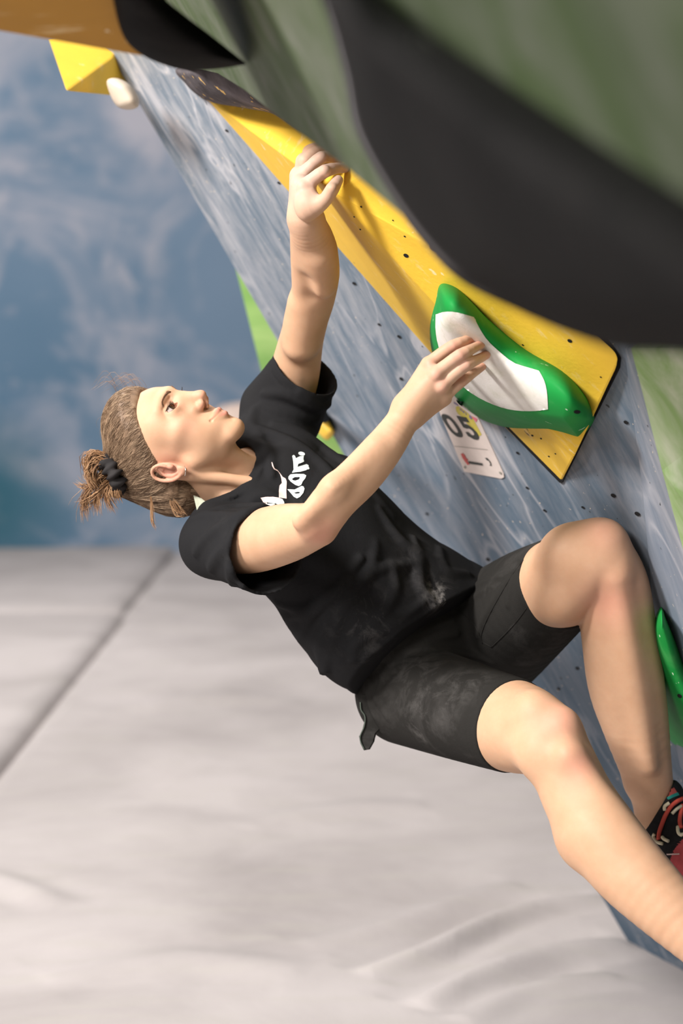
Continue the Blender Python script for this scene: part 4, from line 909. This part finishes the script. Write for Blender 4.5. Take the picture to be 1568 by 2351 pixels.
# ------------------------------------------------------------------ eyes, brows, lashes
GAZE = nrm([-.14, 1.0, -.08])
M_EYE = NT('eye'); _v = M_EYE.n('ShaderNodeTexCoord').outputs['Object']; _s = M_EYE.n('ShaderNodeSeparateXYZ'); M_EYE.l(_v, _s.inputs[0])
_z = M_EYE.math('DIVIDE', _s.outputs[2], 0.0122)
M_EYE.base(M_EYE.ramp(_z, [(0.0, (0.45, 0.34, 0.30)), (0.79, (0.46, 0.38, 0.35)), (0.81, (0.022, 0.014, 0.010)), (0.93, (0.06, 0.035, 0.02)), (0.965, (0.05, 0.03, 0.018)), (0.972, (0.003, 0.003, 0.003))])); M_EYE.rough(0.25, 0.3)
for sx in (1, -1):
    bm = bmesh.new(); bmesh.ops.create_uvsphere(bm, u_segments=36, v_segments=40, radius=0.0125 * HS)
    e_ = link('eye', bm_mesh('eye', bm), M_EYE.m, PERSON, True); g = GAZE @ HM
    c = from_head(EYE * [sx, 1, 1]); e_.rotation_euler = Vector(g).to_track_quat('Z', 'Y').to_euler(); e_.location = c
    e_['label'] = 'dark brown eye'
def lid_pt(x, up, sx, r=.0144):
    u = (x - .0351) / .0152; z = .0204 + (.0057 if up else -.0050) * math.sqrt(max(0, 1 - u * u)) + .25 * (x - .0351)
    dz = z - EYE[2]; dx = x - EYE[0]; return np.array([sx * x, EYE[1] + math.sqrt(max(1e-8, r * r - dx * dx - dz * dz)), z])
M_LASH = simple('lash_brown', (0.018, 0.011, 0.008), 0.6); M_BROW = simple('brow_brown', (0.16, 0.085, 0.045), 0.7)
for sx in (1, -1):
    L = [tube([from_head(lid_pt(x, True, sx, .0148)) for x in np.linspace(.0206, .0475, 16)], [.0003] + [.0008] * 14 + [.0004], 5)]
    for x in np.linspace(.0235, .0475, 26):
        p0 = lid_pt(min(x, .0473), True, sx, .0148); o = np.array([sx * (x - .031) * .18, .0056, (.0034 if sx > 0 else .0010) + .0012 * random.random()])
        L.append(tube([from_head(p0), from_head(p0 + o * .6 + [0, 0, -.0006]), from_head(p0 + o)], [.00032, .00026, .00008], 3))
    for x in np.linspace(.0275, .045, 12):
        p0 = lid_pt(x, False, sx, .0146); o = np.array([sx * (x - .031) * .1, .0030, -.0022]); L.append(tube([from_head(p0), from_head(p0 + o)], [.0002, .00006], 3))
    link('eyelashes', tubes_mesh('eyelashes', L), M_LASH, PERSON, True)
    L = []; st = []
    for i in range(190):
        u = random.random(); st.append(np.array([sx * (.013 + .037 * u), .11, .0365 + .0075 * math.sin(min(1, u * 1.15) * 2.1) - .004 * u * u + random.gauss(0, .0014) * (1.2 - u)]))
    P0 = np.array([from_head(q) for q in st]); 
    for _ in range(3): P0 = BODY.project(P0, 4, .02)
    for p0, q in zip(P0, st):
        u = (abs(q[0]) - .011) / .037; d = np.array([sx * (.35 + .65 * u), -.35 * u, .65 - .9 * u]); d = (d / np.linalg.norm(d)) @ HM; g = nrm((np.array([sx * u * .7, 1, .1])) @ HM)
        L.append(tube([p0, p0 + d * .003 + g * .0007, p0 + d * .0062 + g * .0005], [.00024, .0002, .00006], 3))
    link('eyebrow', tubes_mesh('eyebrow', L), M_BROW, PERSON, True)

# ------------------------------------------------------------------ hair
BUNL = np.array([0.012, -0.104, 0.078])
HAIR = Field()
def hair_fn(P):
    q = to_head(P); qa = q.copy(); qa[:, 0] = np.abs(qa[:, 0])
    d = f_ell((0, -.022, .028), (.075, .097, .080))[0](q)
    d = smin(d, f_ell((0, .022, .040), (.061, .066, .058))[0](q), .02); d = smin(d, f_ell((.050, .040, .030), (.016, .022, .022))[0](qa), .02)
    d = smin(d, f_ell((.0, -.076, -.034), (.060, .042, .048))[0](q), .03); d = smin(d, f_ell((0, .010, .076), (.058, .056, .054))[0](q), .02)
    d = smin(d, f_cone((0, -.075, .05), BUNL * .97, .05, .018)[0](q), .04)
    bd = np.where(q[:, 2] > 0, .83, .22) * q[:, 2] - q[:, 1] - .009 + .004 * np.sin(q[:, 0] * 90) - .9 * np.maximum(0, np.abs(q[:, 0]) - .066) * (q[:, 2] > -.0)
    off = np.clip(.0016 + .24 * bd, -.004, .0095)
    # combed grooves converging on the bun
    r = q - BUNL; a = np.arctan2(r[:, 0], r[:, 2] + .4 * r[:, 1]); off = off + .0008 * np.sin(a * 34 + 6 * np.sin(q[:, 1] * 35)) + .0005 * np.sin(a * 71 + 1)
    return smax(d - off, -bd * .77, .003) * HS * .8
HAIR.add((hair_fn, HC - .165, HC + .165), .003)
HAIR.sub((lambda P: f_ell(EARC + np.array([.004, .004, 0]), (.012, .013, .024), np.array([[1, 0, 0], _e2, _e1]))[0](np.abs(to_head(P)) * [1, 0, 0] + to_head(P) * [0, 1, 1]) * HS, HC - .165, HC + .165), .006)
hp, hq_ = HAIR.mesh(0.003); ht = outward(hp, tri(hq_), HAIR)
def hair_mat(name, dark, mid, lite):
    M = NT(name); v = M.coord('Object'); t = M.attr('tone')
    c = M.ramp(M.math('ADD', M.math('MULTIPLY', M.noise(v, 60, 3), 0.6), M.math('MULTIPLY', t, 0.6)), [(0.22, dark), (0.55, mid), (0.95, lite)])
    M.base(c); M.rough(0.55, 0.25); return M.m
M_HAIR = hair_mat('light_brown_hair', (0.065, 0.038, 0.022), (0.19, 0.122, 0.075), (0.42, 0.30, 0.195))
me = mesh_np('hair', hp, ht); set_attr(me, 'tone', np.full(len(hp), .35))
hair = link('hair', me, M_HAIR, PERSON, True)
tail_c = from_head(BUNL)
def strands_mesh(name, paths, rads, tones, mat, parent):
    """three-sided strands, all with the same number of points"""
    P = np.array(paths); n, m = P.shape[:2]; T = np.gradient(P, axis=1); T /= np.linalg.norm(T, axis=2)[..., None] + 1e-9
    A = np.cross(T, nrm([.3, .5, .8])); A /= np.linalg.norm(A, axis=2)[..., None] + 1e-9; Bn = np.cross(T, A); R = np.asarray(rads)
    taper = np.r_[.7, np.ones(m - 3), .7, .25] if m > 3 else np.array([1, .8, .3])[:m]
    ang = np.array([0, 2.094, 4.189]); v = P[:, :, None] + (R[:, None] * taper[None])[..., None, None] * (A[:, :, None] * np.cos(ang)[:, None] + Bn[:, :, None] * np.sin(ang)[:, None])
    i, j, k = np.meshgrid(np.arange(n), np.arange(m - 1), np.arange(3), indexing='ij'); l = (k + 1) % 3; b = i * m * 3
    f = np.stack([b + j * 3 + k, b + j * 3 + l, b + (j + 1) * 3 + l, b + (j + 1) * 3 + k], -1).reshape(-1, 4)
    me = mesh_np(name, v.reshape(-1, 3), f); set_attr(me, 'tone', np.repeat(tones, m * 3)); o = link(name, me, mat, parent, True); o['kind'] = 'stuff'; return o
hl = to_head(hp); bd = np.where(hl[:, 2] > 0, .83, .22) * hl[:, 2] - hl[:, 1] - .009
cand = np.where((bd > .001) & (hl[:, 0] > -.06))[0]; w = np.exp(-bd[cand] / .03) + .25; w /= w.sum()
ids = RNG.choice(cand, 7500, p=w); M_ = 10; tt = np.linspace(0, 1, M_)
starts = hp[ids]; ends = tail_c + RNG.normal(0, .007, (len(ids), 3)); sw_ = RNG.normal(0, .0035, (len(ids), 3))
paths = starts[:, None] * (1 - tt[None, :, None]) + ends[:, None] * tt[None, :, None] + sw_[:, None] * np.sin(np.pi * tt)[None, :, None]
g, _ = HAIR.grad(HC + (paths.reshape(-1, 3) - HC) * 1.08)
fl = HAIR.project(HC + (paths.reshape(-1, 3) - HC) * 1.10, 6, .012); paths = fl.reshape(paths.shape)
paths[:, 1:-1] = .25 * paths[:, :-2] + .5 * paths[:, 1:-1] + .25 * paths[:, 2:]
lift = (.0017 + .0016 * RNG.random(len(ids)) ** 2)[:, None] * np.sin(np.pi * np.clip(tt * .8 + .15, 0, 1))[None]
paths = paths + (paths - HC) / np.linalg.norm(paths - HC, axis=2)[..., None] * lift[..., None]
strands_mesh('hair_strands', paths, RNG.uniform(.0002, .0005, len(ids)), RNG.random(len(ids)), M_HAIR, hair)
# stray hairs lifting off the head
ids = RNG.choice(cand, 150); P0 = hp[ids]; dirs = (P0 - HC) / np.linalg.norm(P0 - HC, axis=1)[:, None]; tan = (tail_c - P0); tan /= np.linalg.norm(tan, axis=1)[:, None]; t7 = np.linspace(0, 1, 7)
ln = RNG.uniform(.015, .05, len(ids)); cv = RNG.normal(0, .5, (len(ids), 3))
paths = P0[:, None] + ln[:, None, None] * (t7[None, :, None] * (tan[:, None] + .3 * cv[:, None]) + (np.sin(t7 * 2.2) * .32)[None, :, None] * dirs[:, None])
strands_mesh('hair_strands', paths, np.full(len(ids), .00018), RNG.random(len(ids)), M_HAIR, hair)
# ponytail tuft pulled through the scrunchie
tc = V(262, 1090, 3.44); fan = []
def lock(guide, n, spread, tip):
    G = spline([V(x, y, d) for x, y, d in guide], 8); w = np.linspace(0, 1, 8)
    for _ in range(n):
        o = RNG.normal(0, 1, 3); c = RNG.normal(0, 1, 3); k = RNG.uniform(.75, 1.08)
        P = spline(G, 40)[np.clip((w * 39 * k).astype(int), 0, 39)] if k < 1 else G
        fan.append(P + o * (spread * (.5 + np.sin(np.pi * w) * .8))[:, None] + c * (tip * w ** 2)[:, None])
for g_, n_, s_, t_ in [([(262, 1085, 3.44), (236, 1046, 3.43), (205, 1050, 3.42), (206, 1085, 3.42), (228, 1110, 3.42)], 150, .0035, .004), ([(258, 1085, 3.43), (228, 1062, 3.42), (206, 1090, 3.41), (222, 1122, 3.41)], 110, .004, .004),
    ([(262, 1095, 3.44), (232, 1090, 3.42), (210, 1118, 3.42), (193, 1150, 3.42), (196, 1188, 3.43)], 110, .003, .006), ([(262, 1098, 3.44), (238, 1112, 3.42), (222, 1140, 3.42), (224, 1178, 3.42)], 90, .003, .005),
    ([(262, 1098, 3.44), (250, 1120, 3.42), (248, 1140, 3.42), (262, 1172, 3.42)], 80, .003, .005), ([(264, 1100, 3.44), (266, 1120, 3.42), (268, 1136, 3.42), (274, 1152, 3.42)], 50, .003, .004),
    ([(255, 1095, 3.44), (220, 1105, 3.42), (195, 1118, 3.42), (176, 1108, 3.43)], 36, .002, .005), ([(262, 1098, 3.44), (235, 1125, 3.42), (206, 1150, 3.42), (190, 1160, 3.42)], 40, .003, .007),
    ([(346, 1140, 3.41), (349, 1170, 3.40), (350, 1195, 3.40), (358, 1214, 3.40)], 16, .0012, .002), ([(395, 1150, 3.40), (408, 1172, 3.40), (425, 1182, 3.40)], 26, .004, .003)]: lock(g_, n_, s_, t_)
for i in range(26):
    x0 = random.uniform(268, 345); h = random.gauss(13, 7); fan.append(spline([V(x0, 905, 3.46), V(x0 - 12, 893 - h, 3.45), V(x0 - 30, 888 - h * 1.4, 3.45), V(x0 - 48 - 20 * random.random(), 905 - h, 3.45)], 8))
M_TAIL = hair_mat('warm_hair_ends', (0.09, 0.042, 0.02), (0.25, 0.13, 0.06), (0.46, 0.28, 0.15))  # ponytail in a lighter, warmer brown than the head hair
strands_mesh('ponytail', fan, np.r_[RNG.uniform(.0003, .0007, len(fan) - 26), np.full(26, .0002)], RNG.random(len(fan)), M_TAIL, hair)
# scrunchie: a ruffled ring
ax_ = nrm(V(200, 1112, 3.43) - V(300, 1066, 3.45)); u_ = nrm(np.cross(ax_, FWD)); w_ = np.cross(ax_, u_); vs, fs = [], []; NU, NV = 64, 12; sc_c = V(257, 1092, 3.435)
for i in range(NU):
    a = 2 * math.pi * i / NU; R_ = S(34 + 3.5 * math.sin(a * 9), 3.43); r_ = S(14 + 4 * math.sin(a * 13 + 1), 3.43)
    for j in range(NV):
        b = 2 * math.pi * j / NV; rad = R_ + r_ * math.cos(b) * (1 + .15 * math.sin(5 * a + 3 * b)); vs.append(sc_c + (u_ * math.cos(a) + w_ * math.sin(a)) * rad + ax_ * (r_ * 1.25 * math.sin(b) + S(4, 3.4) * math.sin(a * 11)))
for i in range(NU):
    for j in range(NV): fs.append((i * NV + j, ((i + 1) % NU) * NV + j, ((i + 1) % NU) * NV + (j + 1) % NV, i * NV + (j + 1) % NV))
link('scrunchie', mesh_py('scrunchie', vs, fs), simple('black_velvet', (0.012, 0.010, 0.010), 0.8, 0.3, 0.4, 60), PERSON, True)
# earring: thin silver hoop through the lobe
M_SILVER = NT('silver'); M_SILVER.base((0.85, 0.82, 0.78)); M_SILVER.rough(0.2); M_SILVER.b.inputs['Metallic'].default_value = 1.0
ec = from_head(earp(-.028, .004, .004)); hoop = [ec + (RGT * .28 * math.cos(a) + UPV * math.sin(a) - FWD * .9 * math.cos(a)) * .0085 for a in np.linspace(0, 2 * math.pi, 28, endpoint=False)]
v_, f_ = tube(hoop, .0008, 6, True); link('earring', mesh_py('earring', v_, f_), M_SILVER.m, PERSON, True)

# ------------------------------------------------------------------ shirt print and labels
M_PR1 = simple('white_print', (0.62, 0.68, 0.67), 0.7, 0.3, 0.04); M_PR2 = simple('blush_print', (0.74, 0.56, 0.52), 0.7, 0.3, 0.04); M_PR3 = simple('olive_print', (0.35, 0.30, 0.18), 0.7)
C65 = lambda L: [(560 + x / 6.533, 980 + y / 6.533) for x, y in L]
pj = surf_proj([shirt_bvh], 0.0016)
for nm, loops, m, lb in [
    ('print_letter', [[(725, 435), (748, 420), (765, 435), (780, 470), (840, 440), (898, 432), (892, 480), (902, 520), (860, 540), (815, 555), (805, 600), (870, 580), (940, 558), (968, 575), (982, 630), (930, 650), (850, 672), (720, 688), (745, 640), (740, 530)]], M_PR1, None),
    ('print_dot', [[(865 + 50 * math.cos(a), 402 + 28 * math.sin(a) + 8 * math.cos(a)) for a in np.linspace(0, 6.28, 18, endpoint=False)]], M_PR1, None),
    ('print_letter', [[(668, 745), (700, 712), (780, 704), (900, 708), (935, 730), (920, 770), (880, 820), (860, 870), (820, 888), (770, 870), (700, 820), (668, 780)], [(720, 780), (760, 755), (830, 752), (842, 765), (820, 790), (770, 808), (735, 800)]], M_PR1, None),
    ('print_letter', [[(650, 935), (760, 940), (820, 910), (865, 885), (895, 895), (908, 930), (890, 990), (840, 1050), (795, 1073), (750, 1050), (700, 990)], [(750, 990), (800, 975), (840, 978), (830, 998), (780, 1003)]], M_PR1, None),
    ('print_figure', [[(413, 530), (425, 530), (445, 590), (460, 625), (500, 645), (545, 700), (580, 750), (625, 775), (642, 820), (640, 860), (635, 960), (640, 1078), (600, 1070), (525, 1060), (525, 950), (535, 880), (570, 840), (560, 770), (540, 705), (510, 665), (450, 635), (425, 590)]], M_PR2, 'pale pink printed stem'),
    ('print_figure', [[(250, 1065), (330, 1050), (430, 1048), (520, 1060), (470, 1090), (400, 1080), (360, 1100), (345, 1165), (290, 1130)]], M_PR2, 'pale pink printed leaf'),
    ('print_figure', [[(520, 1062), (580, 1085), (605, 1130), (605, 1170), (540, 1172), (470, 1165), (400, 1185), (348, 1165), (362, 1100), (402, 1082), (470, 1092)]], M_PR1, 'grey white printed leaf')]:
    decal(nm, [C65(l) for l in loops], pj, m, shirt, 2.5, lb)
nl = poly_slab('neck_label', [V(444, 1137, 3.425), V(462, 1144, 3.42), V(480, 1158, 3.405), V(470, 1184, 3.39), V(452, 1172, 3.40)], FWD * .0012, simple('mint_label', (0.33, 0.35, 0.27), 0.8), shirt, 0)
nl['label'] = 'pale mint label inside the collar'
# strap end hanging from the waistband
stp = poly_slab('strap', [V(x, y, 3.50) for x, y in [(829, 1595), (846, 1595), (850, 1617), (863, 1642), (882, 1662), (860, 1683), (856, 1703), (846, 1721), (835, 1723), (827, 1707), (824, 1691), (833, 1674), (837, 1658), (835, 1638), (827, 1630), (824, 1613)]], FWD * .004 + RGT * .003, M_SHORT, PERSON, .0006)
v_, f_ = tube(spline([V(x, y, 3.498) for x, y in [(827, 1612), (829, 1630), (838, 1645), (836, 1668), (827, 1690), (829, 1706), (837, 1721)]], 24), .0013, 6); link('edge_binding', mesh_py('edge_binding', v_, f_), simple('grey_green_binding', (0.06, 0.075, 0.06), 0.7), stp, True)

# ------------------------------------------------------------------ climbing shoes
def shoe(ank, heel, mid, toe, cutp, cutn, bandn, bandp):
    F = Field(); (a, ra), (h, rh), (m, rm), (t, rt) = ank, heel, mid, toe
    F.add(f_cone(a, h, ra, rh), .02).add(f_cone(h, m, rh, rm), .02).add(f_cone(m, t, rm, rt), .02).add(f_cone(a, m, ra * .9, rm * .8), .03).add(f_cone(a, a + V(1528, 1828, 3.50) - V(1514, 1880, 3.52), ra, ra * .80), .02)
    F.ops.append((lambda P: -((P - cutp) @ cutn), np.full(3, -9.), np.full(3, 9.), .003, 'i'))
    p, q = F.mesh(.0035); return F, p, outward(p, tri(q), F)
def make_shoe(label_, ank, heel, mid, toe, cutp, cutn, bandp, bandn):
    F, p, t = shoe(ank, heel, mid, toe, cutp, cutn, bandn, bandp)
    s = link('shoe', mesh_np('shoe', p, t), M_BLKSHOE, PERSON, True); s['label'] = label_
    G = Field(); (a, ra), (h, rh), (m, rm), (tt_, rt) = ank, heel, mid, toe; e = .0022
    G.add(f_cone(a, h, ra + e, rh + e), .02).add(f_cone(h, m, rh + e, rm + e), .02).add(f_cone(m, tt_, rm + e, rt + e), .02)
    G.ops.append((lambda P: -((P - bandp) @ bandn), np.full(3, -9.), np.full(3, 9.), .002, 'i'))
    p2, q2 = G.mesh(.0035); r = link('rand', mesh_np('rand', p2, outward(p2, tri(q2), G)), M_REDSHOE, s, True); r['label'] = 'red rubberised upper'
    H = Field(); sd = nrm(np.cross(FWD, m - h)); sd = sd if sd[2] < 0 else -sd
    H.add(f_flat(h + sd * rh * .75, m + sd * rm * .85, rh * .9, rm * 1.0, sd, .35), .01).add(f_flat(m + sd * rm * .85, tt_ + sd * rt * .8, rm * 1.0, rt * 1.0, sd, .35), .02); p3, q3 = H.mesh(.004)
    link('sole', mesh_np('sole', p3, outward(p3, tri(q3), H)), simple('grey_rubber', (0.06, 0.065, 0.07), .6), s, True)
    return s, F
M_BLKSHOE = simple('black_knit', (0.010, 0.010, 0.011), 0.85, 0.2, 0.3, 120); M_REDSHOE = simple('red_suede', (0.36, 0.055, 0.06), 0.75, 0.25, 0.15, 90)
cn = nrm(RGT * .86 - UPV * .51 - FWD * .05)
sh, SF = make_shoe('red and black climbing shoe of the bent left leg', (V(1514, 1880, 3.52), S(54, 3.52)), (V(1496, 1955, 3.56), S(48, 3.56)), (V(1575, 1960, 3.46), S(58, 3.46)), (V(1680, 2035, 3.36), S(32, 3.36)), V(1512, 1849, 3.5), cn, V(1518, 1932, 3.45), nrm(-UPV * .9 + RGT * .42))
_shb = bvh_of(sh); _sp = surf_proj([_shb] + [bvh_of(c) for c in sh.children if c.name.startswith('rand')], .001)
C84 = lambda L: [(1400 + x / 8.4, 1780 + y / 8.4) for x, y in L]
decal('pull_tab', [C84([(1030, 420), (1090, 330), (1180, 250), (1240, 235), (1300, 330), (1200, 370), (1090, 430)])], _sp, simple('red_tab', (.33, .06, .05), .8), sh, 4, 'striped red pull tab')
decal('pull_tab', [C84([(1085, 430), (1200, 370), (1310, 325), (1345, 380), (1240, 420), (1130, 470)])], _sp, simple('teal_tab', (.01, .19, .16), .8), sh, 4, 'teal tab edge')
M_LACE = simple('red_lace', (0.42, 0.055, 0.035), 0.8); M_LOOP = simple('cream_loop', (0.50, 0.45, 0.32), 0.8)
def on_shoe(L, lift): return [np.array(_sp(x, y)) - nrm(ray(x, y)) * lift for x, y in L]
def ribbon(name, L, w, mat):
    P = spline(on_shoe(C84(L), .003), 20); v, f = tube(P, w, 8); link(name, mesh_py(name, v, f), mat, sh, True)
ribbon('lace', [(1420, 440), (1300, 500), (1180, 600), (1080, 760), (1000, 960), (950, 1120), (940, 1240)], S(5.2, 3.4), M_LACE)
ribbon('lace', [(1400, 560), (1370, 720), (1350, 880), (1370, 1010)], S(5.2, 3.4), M_LACE)
for L in ([(1150, 530), (1060, 600), (1060, 680)], [(1380, 590), (1290, 650), (1200, 740)], [(860, 1130), (840, 1190), (900, 1280), (1010, 1320)], [(1010, 1190), (1050, 1230), (1130, 1270)], [(1310, 990), (1320, 1100), (1370, 1150), (1410, 1130)]): ribbon('lace_loop', L, S(4.2, 3.4), M_LOOP)
decal('stitching', [C84([(1090, 1515), (1340, 1505), (1345, 1530), (1100, 1540)])], _sp, simple('pale_thread', (.55, .42, .40), .8), sh, 4)
make_shoe('red and black climbing shoe of the extended right leg', (V(1668, 2240, 3.0), S(48, 3.0)), (V(1655, 2320, 3.03), S(46, 3.03)), (V(1745, 2310, 2.94), S(54, 2.94)), (V(1840, 2370, 2.86), S(32, 2.86)), V(1664, 2215, 3.0), cn, V(1670, 2310, 2.95), nrm(-UPV * .9 + RGT * .42))
